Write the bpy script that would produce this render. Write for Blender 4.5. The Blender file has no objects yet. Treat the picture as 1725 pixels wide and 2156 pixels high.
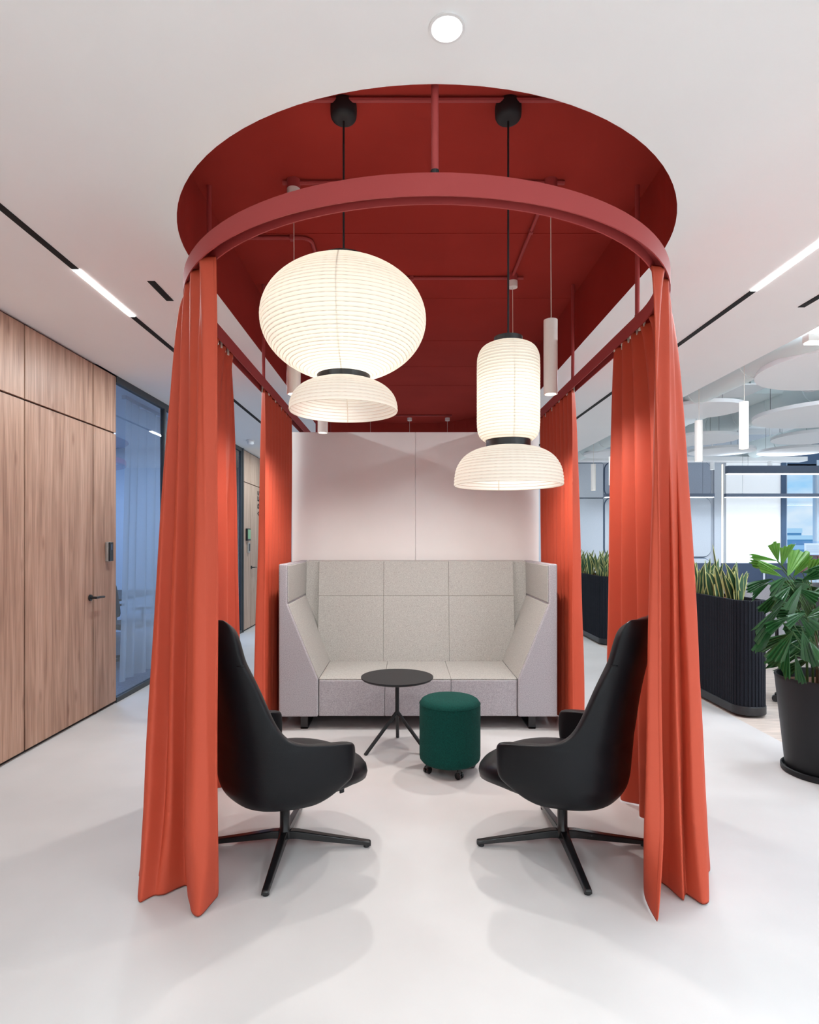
import bpy, bmesh, math, random
from mathutils import Vector, Matrix
random.seed(7)
S = bpy.context.scene
COL = S.collection
PI = math.pi

# ------------------------------------------------------------------ camera
F = 1250.0; VX, VY = 853.0, 1141.0; H = 1.45
cam = bpy.data.cameras.new('camera'); camo = bpy.data.objects.new('camera', cam); COL.objects.link(camo)
cam.sensor_fit = 'HORIZONTAL'; cam.sensor_width = 36; cam.lens = F/1725*36
cam.shift_x = (862.5-VX)/1725; cam.shift_y = (VY-1078)/1725
cam.clip_start = 0.05; cam.clip_end = 500
camo.location = (0, 0, H); camo.rotation_euler = (PI/2, 0, 0)
S.camera = camo

# ------------------------------------------------------------------ world
W = bpy.data.worlds.new('sky'); S.world = W; W.use_nodes = True
nt = W.node_tree; nt.nodes.clear()
def N(tree, t, **kw):
    n = tree.nodes.new(t)
    for k, v in kw.items(): setattr(n, k, v)
    return n
wo = N(nt, 'ShaderNodeOutputWorld'); bg = N(nt, 'ShaderNodeBackground')
tc = N(nt, 'ShaderNodeTexCoord'); mp = N(nt, 'ShaderNodeMapping'); mp.inputs['Scale'].default_value = (1, 1, 2.2)
nz = N(nt, 'ShaderNodeTexNoise'); nz.inputs['Scale'].default_value = 7; nz.inputs['Detail'].default_value = 7
cr = N(nt, 'ShaderNodeValToRGB')
cr.color_ramp.elements[0].position = .38; cr.color_ramp.elements[0].color = (.30, .58, .82, 1)
cr.color_ramp.elements[1].position = .62; cr.color_ramp.elements[1].color = (.80, .83, .85, 1)
nt.links.new(tc.outputs['Generated'], mp.inputs[0]); nt.links.new(mp.outputs[0], nz.inputs[0])
nt.links.new(nz.outputs[0], cr.inputs[0]); nt.links.new(cr.outputs[0], bg.inputs[0]); nt.links.new(bg.outputs[0], wo.inputs[0])
bg.inputs[1].default_value = 1.35

# ------------------------------------------------------------------ view / exposure
S.view_settings.view_transform = 'Standard'; S.view_settings.look = 'None'
S.view_settings.gamma = 1; S.view_settings.use_curve_mapping = False
S.view_settings.exposure = -0.22

# ------------------------------------------------------------------ lights' strengths (built inside their lamps below)
L_DOWN, L_LED, L_PEND, L_PAPER, L_OFF = 165, 27, 44, 5.0, 30

# ------------------------------------------------------------------ materials
MATS = {}
def mat(name, col, rough=.6, metal=0, spec=.5, noise=None, bump=None, emit=None, sheen=0, coat=0):
    """noise=(scale, amount, stretch xyz); bump=(scale, strength)"""
    m = bpy.data.materials.new(name); m.use_nodes = True; t = m.node_tree
    b = t.nodes['Principled BSDF']
    b.inputs['Base Color'].default_value = (*col, 1); b.inputs['Roughness'].default_value = rough
    b.inputs['Metallic'].default_value = metal; b.inputs['Specular IOR Level'].default_value = spec
    if sheen: b.inputs['Sheen Weight'].default_value = sheen
    if coat: b.inputs['Coat Weight'].default_value = coat
    if noise or bump:
        c = N(t, 'ShaderNodeTexCoord')
    if noise:
        mpn = N(t, 'ShaderNodeMapping'); mpn.inputs['Scale'].default_value = noise[2] if len(noise) > 2 else (1, 1, 1)
        n = N(t, 'ShaderNodeTexNoise'); n.inputs['Scale'].default_value = noise[0]; n.inputs['Detail'].default_value = 6
        r = N(t, 'ShaderNodeValToRGB'); a = noise[1]
        r.color_ramp.elements[0].position = .3; r.color_ramp.elements[1].position = .7
        r.color_ramp.elements[0].color = (*[x*(1-a) for x in col], 1)
        r.color_ramp.elements[1].color = (*[min(1, x*(1+a)) for x in col], 1)
        t.links.new(c.outputs['Object'], mpn.inputs[0]); t.links.new(mpn.outputs[0], n.inputs[0])
        t.links.new(n.outputs[0], r.inputs[0]); t.links.new(r.outputs[0], b.inputs['Base Color'])
    if bump:
        n2 = N(t, 'ShaderNodeTexNoise'); n2.inputs['Scale'].default_value = bump[0]; n2.inputs['Detail'].default_value = 3
        bp = N(t, 'ShaderNodeBump'); bp.inputs['Strength'].default_value = bump[1]; bp.inputs['Distance'].default_value = .01
        t.links.new(c.outputs['Object'], n2.inputs[0]); t.links.new(n2.outputs[0], bp.inputs['Height'])
        t.links.new(bp.outputs[0], b.inputs['Normal'])
    if emit:
        b.inputs['Emission Color'].default_value = (*emit[0], 1); b.inputs['Emission Strength'].default_value = emit[1]
    MATS[name] = m
    return m

def wood_mat(name, c0, c1, c2):
    m = bpy.data.materials.new(name); m.use_nodes = True; t = m.node_tree; b = t.nodes['Principled BSDF']
    b.inputs['Roughness'].default_value = .45; b.inputs['Specular IOR Level'].default_value = .35
    c = N(t, 'ShaderNodeTexCoord')
    m1 = N(t, 'ShaderNodeMapping'); m1.inputs['Scale'].default_value = (1, 9, .55)
    n1 = N(t, 'ShaderNodeTexNoise'); n1.inputs['Scale'].default_value = 1.6; n1.inputs['Detail'].default_value = 5; n1.inputs['Distortion'].default_value = 1.2
    m2 = N(t, 'ShaderNodeMapping'); m2.inputs['Scale'].default_value = (1, 60, 1.3)
    n2 = N(t, 'ShaderNodeTexNoise'); n2.inputs['Scale'].default_value = 2.2; n2.inputs['Detail'].default_value = 8; n2.inputs['Distortion'].default_value = .6
    r1 = N(t, 'ShaderNodeValToRGB')
    r1.color_ramp.elements[0].position = .30; r1.color_ramp.elements[0].color = (*c0, 1)
    r1.color_ramp.elements[1].position = .70; r1.color_ramp.elements[1].color = (*c2, 1)
    e = r1.color_ramp.elements.new(.5); e.color = (*c1, 1)
    r2 = N(t, 'ShaderNodeValToRGB')
    r2.color_ramp.elements[0].position = .28; r2.color_ramp.elements[0].color = (.62, .56, .54, 1)
    r2.color_ramp.elements[1].position = .62; r2.color_ramp.elements[1].color = (1.06, 1.04, 1.02, 1)
    mx = N(t, 'ShaderNodeMixRGB', blend_type='MULTIPLY'); mx.inputs[0].default_value = .8
    for a, bb in ((c.outputs['Object'], m1.inputs[0]), (c.outputs['Object'], m2.inputs[0]), (m1.outputs[0], n1.inputs[0]), (m2.outputs[0], n2.inputs[0]),
                  (n1.outputs[0], r1.inputs[0]), (n2.outputs[0], r2.inputs[0]), (r1.outputs[0], mx.inputs[1]), (r2.outputs[0], mx.inputs[2]), (mx.outputs[0], b.inputs['Base Color'])):
        t.links.new(a, bb)
    # a few knots
    m3 = N(t, 'ShaderNodeMapping'); m3.inputs['Scale'].default_value = (1, 3.2, 1.1)
    v = N(t, 'ShaderNodeTexVoronoi'); v.inputs['Scale'].default_value = 1.7
    r3 = N(t, 'ShaderNodeValToRGB'); r3.color_ramp.elements[0].position = .02; r3.color_ramp.elements[0].color = (.55, .45, .42, 1)
    r3.color_ramp.elements[1].position = .13; r3.color_ramp.elements[1].color = (1, 1, 1, 1)
    mx2 = N(t, 'ShaderNodeMixRGB', blend_type='MULTIPLY'); mx2.inputs[0].default_value = .75
    t.links.new(c.outputs['Object'], m3.inputs[0]); t.links.new(m3.outputs[0], v.inputs['Vector']); t.links.new(v.outputs['Distance'], r3.inputs[0])
    t.links.new(mx.outputs[0], mx2.inputs[1]); t.links.new(r3.outputs[0], mx2.inputs[2]); t.links.new(mx2.outputs[0], b.inputs['Base Color'])
    MATS[name] = m

def glass_mat(name, tint, refl=1.0, rough=0.0, base=0.0):
    m = bpy.data.materials.new(name); m.use_nodes = True; t = m.node_tree; t.nodes.clear()
    o = N(t, 'ShaderNodeOutputMaterial'); tr = N(t, 'ShaderNodeBsdfTransparent'); gl = N(t, 'ShaderNodeBsdfGlossy')
    tr.inputs[0].default_value = (*tint, 1); gl.inputs['Roughness'].default_value = rough; gl.inputs[0].default_value = (refl, refl, refl, 1)
    fr = N(t, 'ShaderNodeFresnel'); fr.inputs[0].default_value = 1.5
    ad = N(t, 'ShaderNodeMath', operation='ADD'); ad.inputs[1].default_value = base
    mx = N(t, 'ShaderNodeMixShader')
    t.links.new(fr.outputs[0], ad.inputs[0]); ge = N(t, 'ShaderNodeNewGeometry'); iv = N(t, 'ShaderNodeMath', operation='SUBTRACT'); iv.inputs[0].default_value = 1; mu = N(t, 'ShaderNodeMath', operation='MULTIPLY')
    t.links.new(ge.outputs['Backfacing'], iv.inputs[1]); t.links.new(ad.outputs[0], mu.inputs[0]); t.links.new(iv.outputs[0], mu.inputs[1])   # reflect once per pane
    t.links.new(mu.outputs[0], mx.inputs[0]); t.links.new(tr.outputs[0], mx.inputs[1]); t.links.new(gl.outputs[0], mx.inputs[2]); t.links.new(mx.outputs[0], o.inputs[0])
    MATS[name] = m

def fabric_translucent(name, col, tl=.25, transp=0.0, sheen=.15):
    m = bpy.data.materials.new(name); m.use_nodes = True; t = m.node_tree; b = t.nodes['Principled BSDF']; o = t.nodes['Material Output']
    b.inputs['Base Color'].default_value = (*col, 1); b.inputs['Roughness'].default_value = .62; b.inputs['Specular IOR Level'].default_value = .35
    b.inputs['Sheen Weight'].default_value = sheen
    c = N(t, 'ShaderNodeTexCoord'); n = N(t, 'ShaderNodeTexNoise'); n.inputs['Scale'].default_value = 260; n.inputs['Detail'].default_value = 2
    bp = N(t, 'ShaderNodeBump'); bp.inputs['Strength'].default_value = .06; bp.inputs['Distance'].default_value = .004
    t.links.new(c.outputs['Object'], n.inputs[0]); t.links.new(n.outputs[0], bp.inputs['Height']); t.links.new(bp.outputs[0], b.inputs['Normal'])
    tlb = N(t, 'ShaderNodeBsdfTranslucent'); tlb.inputs[0].default_value = (*col, 1)
    mx = N(t, 'ShaderNodeMixShader'); mx.inputs[0].default_value = tl
    t.links.new(b.outputs[0], mx.inputs[1]); t.links.new(tlb.outputs[0], mx.inputs[2])
    last = mx
    if transp:
        tp = N(t, 'ShaderNodeBsdfTransparent'); m2 = N(t, 'ShaderNodeMixShader'); m2.inputs[0].default_value = transp
        t.links.new(mx.outputs[0], m2.inputs[1]); t.links.new(tp.outputs[0], m2.inputs[2]); last = m2
    t.links.new(last.outputs[0], o.inputs[0])
    MATS[name] = m

def paper_mat(name, col, emit):
    m = bpy.data.materials.new(name); m.use_nodes = True; t = m.node_tree; t.nodes.clear()
    o = N(t, 'ShaderNodeOutputMaterial'); d = N(t, 'ShaderNodeBsdfDiffuse'); d.inputs[0].default_value = (*col, 1)
    tl = N(t, 'ShaderNodeBsdfTranslucent'); tl.inputs[0].default_value = (*col, 1)
    c = N(t, 'ShaderNodeTexCoord'); n = N(t, 'ShaderNodeTexNoise'); n.inputs['Scale'].default_value = 30; n.inputs['Detail'].default_value = 5
    r = N(t, 'ShaderNodeValToRGB'); r.color_ramp.elements[0].color = (*[x*.9 for x in col], 1); r.color_ramp.elements[1].color = (*col, 1)
    t.links.new(c.outputs['Object'], n.inputs[0]); t.links.new(n.outputs[0], r.inputs[0]); t.links.new(r.outputs[0], tl.inputs[0])
    mx = N(t, 'ShaderNodeMixShader'); mx.inputs[0].default_value = .6
    em = N(t, 'ShaderNodeEmission'); em.inputs[0].default_value = (1, .93, .80, 1); em.inputs[1].default_value = emit
    ad = N(t, 'ShaderNodeAddShader')
    t.links.new(d.outputs[0], mx.inputs[1]); t.links.new(tl.outputs[0], mx.inputs[2]); t.links.new(mx.outputs[0], ad.inputs[0]); t.links.new(em.outputs[0], ad.inputs[1]); t.links.new(ad.outputs[0], o.inputs[0])
    MATS[name] = m

def leaf_mat(name, ramp, rough=.4):
    """ramp over uv.x: list of (pos, colour)"""
    m = bpy.data.materials.new(name); m.use_nodes = True; t = m.node_tree; b = t.nodes['Principled BSDF']; o = t.nodes['Material Output']
    b.inputs['Roughness'].default_value = rough
    u = N(t, 'ShaderNodeUVMap'); sx = N(t, 'ShaderNodeSeparateXYZ'); r = N(t, 'ShaderNodeValToRGB')
    el = r.color_ramp.elements
    while len(el) > 1: el.remove(el[0])
    el[0].position = ramp[0][0]; el[0].color = (*ramp[0][1], 1)
    for p, c in ramp[1:]:
        e = el.new(p); e.color = (*c, 1)
    nz_ = N(t, 'ShaderNodeTexNoise'); nz_.inputs['Scale'].default_value = 25
    c = N(t, 'ShaderNodeTexCoord'); mxc = N(t, 'ShaderNodeMixRGB', blend_type='MULTIPLY'); mxc.inputs[0].default_value = .5
    t.links.new(c.outputs['Object'], nz_.inputs[0]); t.links.new(u.outputs[0], sx.inputs[0]); t.links.new(sx.outputs[0], r.inputs[0])
    t.links.new(r.outputs[0], mxc.inputs[1]); t.links.new(nz_.outputs[0], mxc.inputs[2]); t.links.new(mxc.outputs[0], b.inputs['Base Color'])
    tl = N(t, 'ShaderNodeBsdfTranslucent'); mx = N(t, 'ShaderNodeMixShader'); mx.inputs[0].default_value = .25
    t.links.new(r.outputs[0], tl.inputs[0]); t.links.new(b.outputs[0], mx.inputs[1]); t.links.new(tl.outputs[0], mx.inputs[2]); t.links.new(mx.outputs[0], o.inputs[0])
    MATS[name] = m

mat('ceiling_white', (.88, .88, .88), .9, noise=(1.2, .012))
mat('wall_white', (.85, .86, .86), .85)
mat('floor_screed', (.56, .54, .532), .42, spec=.4, noise=(1.3, .07), bump=(3, .02))
mat('floor_wood', (.56, .47, .41), .5, noise=(4, .2, (1, 8, 1)))
mat('carpet', (.16, .18, .22), .95, noise=(60, .25))
mat('partition', (.88, .84, .82), .8, noise=(3, .015))
mat('red_paint', (.34, .037, .028), .9, spec=.05, noise=(2, .06))
mat('rail_red', (.36, .05, .048), .62, spec=.35)
mat('black_metal', (.012, .012, .014), .38)
mat('black_matte', (.010, .010, .012), .7)
mat('slot_black', (.006, .006, .007), .9)
mat('leather', (.006, .0065, .008), .38, spec=.22, bump=(220, .05))
mat('gloss_black', (.008, .008, .009), .22)
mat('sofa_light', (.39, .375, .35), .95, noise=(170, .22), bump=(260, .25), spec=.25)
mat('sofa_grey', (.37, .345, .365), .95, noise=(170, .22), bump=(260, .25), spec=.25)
mat('table_black', (.012, .013, .015), .5, spec=.35)
mat('green_felt', (.003, .050, .040), .95, spec=.2, noise=(160, .3), bump=(240, .3))
mat('lamp_white', (.80, .76, .72), .5)
mat('white_metal', (.80, .80, .80), .45)
mat('grey_metal', (.45, .44, .42), .4, metal=.7)
mat('chrome', (.7, .7, .7), .2, metal=1)
mat('frame_dark', (.035, .04, .045), .5)
mat('joint_dark', (.012, .010, .010), .9)
mat('planter_felt', (.010, .012, .018), .9, spec=.25, noise=(150, .3), bump=(200, .2))
mat('pot_black', (.008, .009, .011), .5, spec=.3)
mat('soil', (.10, .045, .025), 1, noise=(30, .5), bump=(25, 1))
mat('chip', (.26, .10, .05), .9, noise=(40, .4))
mat('panel_pale', (.58, .63, .70), .9, noise=(60, .03))
mat('panel_grey', (.36, .41, .50), .95, noise=(90, .08))
mat('duct', (.74, .82, .82), .6)
mat('disc_white', (.88, .90, .92), .9)
mat('fixture_dark', (.10, .13, .19), .5)
mat('frame_blue', (.06, .11, .20), .5)
mat('frame_pale', (.55, .66, .78), .5)
mat('glider_white', (.72, .66, .58), .6)
mat('monitor_blue', (.06, .09, .16), .5)
mat('desk_screen', (.30, .29, .31), .95, noise=(120, .15))
mat('cabinet_blue', (.52, .62, .74), .6)
mat('red_box', (.22, .03, .035), .5)
mat('brown_box', (.12, .05, .04), .6)
mat('paper_white', (.85, .87, .9), .7)
mat('paper_line', (.45, .52, .62), .7)
mat('ink', (.02, .02, .02), .7)
mat('building_white', (.62, .84, .95), .8)
mat('building_glass', (.06, .33, .58), .4)
mat('stem_green', (.05, .12, .03), .6)
mat('stem_brown', (.09, .07, .035), .7)
mat('screen_green', (.05, .12, .06), .3, emit=((.25, .5, .3), .5))
mat('exit_green', (.02, .5, .25), .4, emit=((.05, .9, .5), .8))
mat('led', (1, 1, 1), .5, emit=((1, .98, .95), 9))
mat('led_cool', (1, 1, 1), .5, emit=((.92, .96, 1), 4))
mat('led_warm', (1, 1, 1), .5, emit=((1, .80, .50), .9))
mat('bulb', (1, 1, 1), .5, emit=((1, .95, .85), 6))
mat('blind', (.9, .92, .95), .9, emit=((.88, .95, 1.0), .3))  # emission stands in for daylight coming through the cloth
wood_mat('wood', (.32, .185, .13), (.45, .28, .20), (.54, .355, .265))
wood_mat('wood_far_lit', (.40, .28, .21), (.50, .36, .28), (.60, .45, .36))  # same wood, lightened to stand in for stronger light down the corridor
glass_mat('glass', (.72, .82, .95), base=.04)
glass_mat('glass_clear', (.92, .96, 1), base=.02)
fabric_translucent('curtain', (.56, .080, .038), .13, sheen=.0)
fabric_translucent('sheer', (.78, .74, .68), .5, .35)
paper_mat('rice_paper', (.90, .88, .82), .16)
mat('rib_wire', (.74, .66, .56), .7)
leaf_mat('snake_leaf', [(0, (.70, .70, .26)), (.13, (.78, .78, .32)), (.2, (.03, .10, .04)), (.5, (.07, .17, .08)), (.8, (.03, .10, .04)), (.87, (.78, .78, .32)), (1, (.70, .70, .26))], .35)
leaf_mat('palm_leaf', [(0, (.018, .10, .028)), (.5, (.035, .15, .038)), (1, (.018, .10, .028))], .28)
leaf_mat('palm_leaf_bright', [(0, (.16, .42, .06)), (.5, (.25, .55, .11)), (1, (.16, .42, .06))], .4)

# ------------------------------------------------------------------ mesh helpers
class MB:
    def __init__(s): s.v = []; s.f = []; s.uv = {}
    def box(s, a, b):
        x0, y0, z0 = a; x1, y1, z1 = b; i = len(s.v)
        s.v += [(x0, y0, z0), (x1, y0, z0), (x1, y1, z0), (x0, y1, z0), (x0, y0, z1), (x1, y0, z1), (x1, y1, z1), (x0, y1, z1)]
        s.f += [tuple(i+k for k in q) for q in ((3, 2, 1, 0), (4, 5, 6, 7), (0, 1, 5, 4), (1, 2, 6, 5), (2, 3, 7, 6), (3, 0, 4, 7))]
        return s
    def tube(s, pts, r, n=8, caps=True):
        pts = [Vector(p) for p in pts]; i0 = len(s.v); m = len(pts)
        rs = r if isinstance(r, (list, tuple)) else [r]*m
        up = None
        for k, p in enumerate(pts):
            t = (pts[min(k+1, m-1)]-pts[max(k-1, 0)]).normalized()
            if up is None: up = Vector((0, 0, 1)) if abs(t.z) < .9 else Vector((1, 0, 0))
            a = t.cross(up).normalized(); b = a.cross(t).normalized(); up = b
            for j in range(n):
                an = 2*PI*j/n; s.v.append(tuple(p+a*(rs[k]*math.cos(an))+b*(rs[k]*math.sin(an))))
        for k in range(m-1):
            for j in range(n):
                s.f.append((i0+k*n+j, i0+k*n+(j+1) % n, i0+(k+1)*n+(j+1) % n, i0+(k+1)*n+j))
        if caps:
            s.f.append(tuple(i0+j for j in reversed(range(n)))); s.f.append(tuple(i0+(m-1)*n+j for j in range(n)))
        return s
    def lathe(s, prof, n=32, c=(0, 0, 0), closed=False):
        i0 = len(s.v); m = len(prof)
        for r, z in prof:
            for j in range(n):
                a = 2*PI*j/n; s.v.append((c[0]+r*math.cos(a), c[1]+r*math.sin(a), c[2]+z))
        for k in range(m if closed else m-1):
            k2 = (k+1) % m
            for j in range(n):
                s.f.append((i0+k*n+j, i0+k*n+(j+1) % n, i0+k2*n+(j+1) % n, i0+k2*n+j))
        return s
    def prism(s, poly, z0, z1, axis='z'):
        """poly of 2-D points; axis z: (x,y); y: (x,z) extruded along y; x: (y,z) extruded along x"""
        i = len(s.v); n = len(poly)
        def P(p, h): return (p[0], p[1], h) if axis == 'z' else ((p[0], h, p[1]) if axis == 'y' else (h, p[0], p[1]))
        s.v += [P(p, z0) for p in poly]+[P(p, z1) for p in poly]
        s.f.append(tuple(i+k for k in reversed(range(n)))); s.f.append(tuple(i+n+k for k in range(n)))
        for k in range(n): s.f.append((i+k, i+(k+1) % n, i+n+(k+1) % n, i+n+k))
        return s
    def grid(s, rows, uv=None):
        i0 = len(s.v); n = len(rows[0])
        for r in rows: s.v += [tuple(p) for p in r]
        if uv:
            for k, r in enumerate(uv):
                for j, u in enumerate(r): s.uv[i0+k*n+j] = u
        for k in range(len(rows)-1):
            for j in range(n-1):
                s.f.append((i0+k*n+j, i0+k*n+j+1, i0+(k+1)*n+j+1, i0+(k+1)*n+j))
        return s
    def build(s, name, m, parent=None, smooth=False, bevel=0, seg=2, solid=None, sub=0, loc=None, rot=None, flip=False, auto=True):
        me = bpy.data.meshes.new(name); me.from_pydata(s.v, [], s.f); me.update()
        if auto and not s.uv:
            b = bmesh.new(); b.from_mesh(me); bmesh.ops.recalc_face_normals(b, faces=b.faces); b.to_mesh(me); b.free()
        if s.uv:
            ul = me.uv_layers.new(name='UVMap')
            for lp in me.loops: ul.data[lp.index].uv = s.uv.get(lp.vertex_index, (0, 0))
        me.materials.append(MATS[m])
        if smooth:
            me.polygons.foreach_set('use_smooth', [True]*len(me.polygons))
            if smooth == 'auto':
                try: me.set_sharp_from_angle(angle=math.radians(40))
                except Exception: pass
        o = bpy.data.objects.new(name, me); COL.objects.link(o)
        if solid:
            q = o.modifiers.new('solid', 'SOLIDIFY'); q.thickness = solid[0]; q.offset = solid[1] if len(solid) > 1 else 0
        if bevel:
            q = o.modifiers.new('bevel', 'BEVEL'); q.width = bevel; q.segments = seg; q.limit_method = 'ANGLE'
            q.harden_normals = False
        if sub:
            q = o.modifiers.new('sub', 'SUBSURF'); q.levels = sub; q.render_levels = sub
        if loc: o.location = loc
        if rot: o.rotation_euler = rot
        if parent: o.parent = parent
        return o
def tag(o, label=None, cat=None, group=None, kind=None):
    if label: o['label'] = label
    if cat: o['category'] = cat
    if group: o['group'] = group
    if kind: o['kind'] = kind
    return o
def empty(name, loc=(0, 0, 0), rz=0):
    o = bpy.data.objects.new(name, None); o.empty_display_size = .1; COL.objects.link(o); o.location = loc; o.rotation_euler = (0, 0, rz)
    return o
def copy_tree(o, parent=None, loc=None):
    c = o.copy(); COL.objects.link(c); c.parent = parent
    if loc: c.location = loc
    for ch in o.children: copy_tree(ch, c)
    return c
def struct(o, label=None):
    o['kind'] = 'structure'
    if label: o['label'] = label
    return o
def light(name, kind, loc, power, parent=None, col=(1, 1, 1), size=.1, size_y=None, rot=(0, 0, 0), spot=None, blend=1, spread=None):
    l = bpy.data.lights.new(name, kind); l.energy = power; l.color = col
    if kind == 'AREA':
        l.size = size
        if size_y: l.shape = 'RECTANGLE'; l.size_y = size_y
        else: l.shape = 'DISK'
        if spread: l.spread = spread
    else: l.shadow_soft_size = size
    if kind == 'SPOT': l.spot_size = spot; l.spot_blend = blend
    o = bpy.data.objects.new(name, l); COL.objects.link(o); o.location = loc; o.rotation_euler = rot
    if parent: o.parent = parent
    return o
def PX(x, y, Y):   # authoring helper: a point of the photograph at the real depth Y
    return Vector(((x-VX)*Y/F, Y, H+(VY-y)*Y/F))
def crom(pts, n):
    """Catmull-Rom through pts, n samples, uniform in control index"""
    out = []; m = len(pts)-1
    for k in range(n):
        u = k/(n-1)*m; i = min(int(u), m-1); t = u-i
        p0 = pts[max(i-1, 0)]; p1 = pts[i]; p2 = pts[i+1]; p3 = pts[min(i+2, m)]
        out.append(tuple(.5*((2*b)+(c-a)*t+(2*a-5*b+4*c-d)*t*t+(3*b-a-3*c+d)*t**3) for a, b, c, d in zip(p0, p1, p2, p3)))
    return out
def stadium(cx, R, y0, y1, n=48):
    """closed outline: front half circle about (cx,y0), rear about (cx,y1)"""
    p = []
    for k in range(n+1):
        a = PI+PI*k/n; p.append((cx+R*math.cos(a), y0+R*math.sin(a)))
    m = 8
    for k in range(1, m): p.append((cx+R, y0+(y1-y0)*k/m))
    for k in range(n+1):
        a = PI*k/n; p.append((cx+R*math.cos(a), y1+R*math.sin(a)))
    for k in range(1, m): p.append((cx-R, y1+(y0-y1)*k/m))
    return p

# ------------------------------------------------------------------ dimensions
HC = 2.95          # white ceiling
ZR = 3.40          # top of the red recess
XW = -2.6          # left wall
XE = 2.857         # edge of the white ceiling
YB, YN = 12.0, -3.2   # far wall, wall behind the camera
XR = 9.4
ZX = 3.62          # exposed ceiling
X0 = .10
HY0, HY1, HRAD = 3.18, 8.55, 1.235
RY0, RY1, RO, RI = 3.16, 8.55, 1.20, 1.145
ZB, ZT = 2.594, 2.67
RC = (RO+RI)/2

# ------------------------------------------------------------------ floor
struct(MB().box((XW-3.4, YN, -.1), (2.73, YB, 0)).build('floor', 'floor_screed'), 'pale pinkish seamless screed floor')
fw = struct(MB().box((2.73, YN, -.1), (XR, YB, -.001)).build('floor', 'floor_wood'), 'brownish wood floor beyond the planters')

# ------------------------------------------------------------------ ceiling with stadium hole
hole = stadium(X0, HRAD, HY0, HY1)
cyc = (HY0+HY1)/2
def rect_hit(px, py):
    dx, dy = px-X0, py-cyc; ts = []
    if dx > 1e-9: ts.append((XE-X0)/dx)
    if dx < -1e-9: ts.append((XW-.1-X0)/dx)
    if dy > 1e-9: ts.append((YB+.1-cyc)/dy)
    if dy < -1e-9: ts.append((YN-.1-cyc)/dy)
    t = min(ts); return (X0+dx*t, cyc+dy*t)
mb = MB(); n = len(hole)
outer = [rect_hit(*p) for p in hole]
# snap the nearest ray to each corner
for c in ((XW-.1, YN-.1), (XE, YN-.1), (XE, YB+.1), (XW-.1, YB+.1)):
    k = min(range(n), key=lambda i: (outer[i][0]-c[0])**2+(outer[i][1]-c[1])**2); outer[k] = c
mb.v = [(x, y, HC) for x, y in hole]+[(x, y, HC) for x, y in outer]
mb.f = [(i, (i+1) % n, n+(i+1) % n, n+i) for i in range(n)]
ceil = struct(mb.build('ceiling', 'ceiling_white', auto=False), 'smooth white plaster ceiling with a rounded opening')
mb = MB()   # red lining of the recess
mb.v = [(x, y, HC-.001) for x, y in hole]+[(x, y, ZR) for x, y in hole]
mb.f = [(i, (i+1) % n, n+(i+1) % n, n+i) for i in range(n)]+[tuple(n+i for i in range(n))]
ob = mb.build('recess_lining', 'red_paint', ceil, auto=False); ob['label'] = 'dark red painted recess above the ceiling opening'
# board joints of the red recess soffit: thin raised lines
for y in (3.75, 4.75, 5.75, 6.6, 7.4): MB().box((X0-1.22, y, ZR-.003), (X0+1.22, y+.006, ZR)).build('joint_line', 'red_paint', ceil)
# fascia and exposed ceiling of the office side
struct(MB().box((XE, YN, HC), (XE+.03, YB, ZX)).build('trim_1', 'ceiling_white'), 'white edge of the lowered ceiling')
struct(MB().box((XE, YN, ZX), (XR, YB, ZX+.1)).build('ceiling', 'wall_white'), 'pale exposed ceiling above the office')

# ------------------------------------------------------------------ left wall: wood panels, door, glazing
wl = struct(MB().box((XW-.12, YN, 0), (XW-.022, 5.345, HC)).build('wall_left', 'joint_dark'), 'wood panelled wall with black joints')
G = .007
def panel(y0, y1, z0, z1, parent=wl, m='wood', nm='panel'):
    return MB().box((XW-.021, y0+G, z0+G), (XW, y1-G, z1-G)).build(nm, m, parent)
ZJ = 2.4225
ys = [YN, -2.0, -1.1, .3, 1.7, 3.16, 4.057, 4.947, 5.345]
for a, b in zip(ys[:-1], ys[1:]):
    panel(a, b, ZJ, HC-.01)
    if abs(a-4.057) > .01: panel(a, b, .018, ZJ)
door = struct(panel(4.057, 4.947, .018, ZJ, None, nm='door_1'), 'tall wood veneer door flush with the wall')
def lever(parent, y, z, s=1):
    mb = MB(); mb.tube([(XW, y, z), (XW+.012, y, z)], .026*s, 16)
    mb.tube([(XW+.01, y, z), (XW+.055*s, y, z)], .010*s, 10)
    mb.tube([(XW+.055*s, y-.008, z), (XW+.057*s, y+.06*s, z), (XW+.055*s, y+.125*s, z-.003)], .010*s, 10)
    o = mb.build('handle', 'black_metal', parent, smooth='auto'); o['label'] = 'black lever door handle'
lever(door, 4.895, .99)
rd = empty('access_reader', (XW, 5.18, 1.28)); tag(rd, 'grey card access reader on the wood wall by the door', 'card reader')
MB().box((0, -.035, 0), (.028, .035, .17)).build('body', 'grey_metal', rd, bevel=.004)
MB().box((.028, -.033, .003), (.040, .033, .167)).build('front_plate', 'gloss_black', rd, bevel=.003)
MB().box((.0395, -.012, .10), (.041, .012, .15)).build('indicator', 'monitor_blue', rd)
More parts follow.
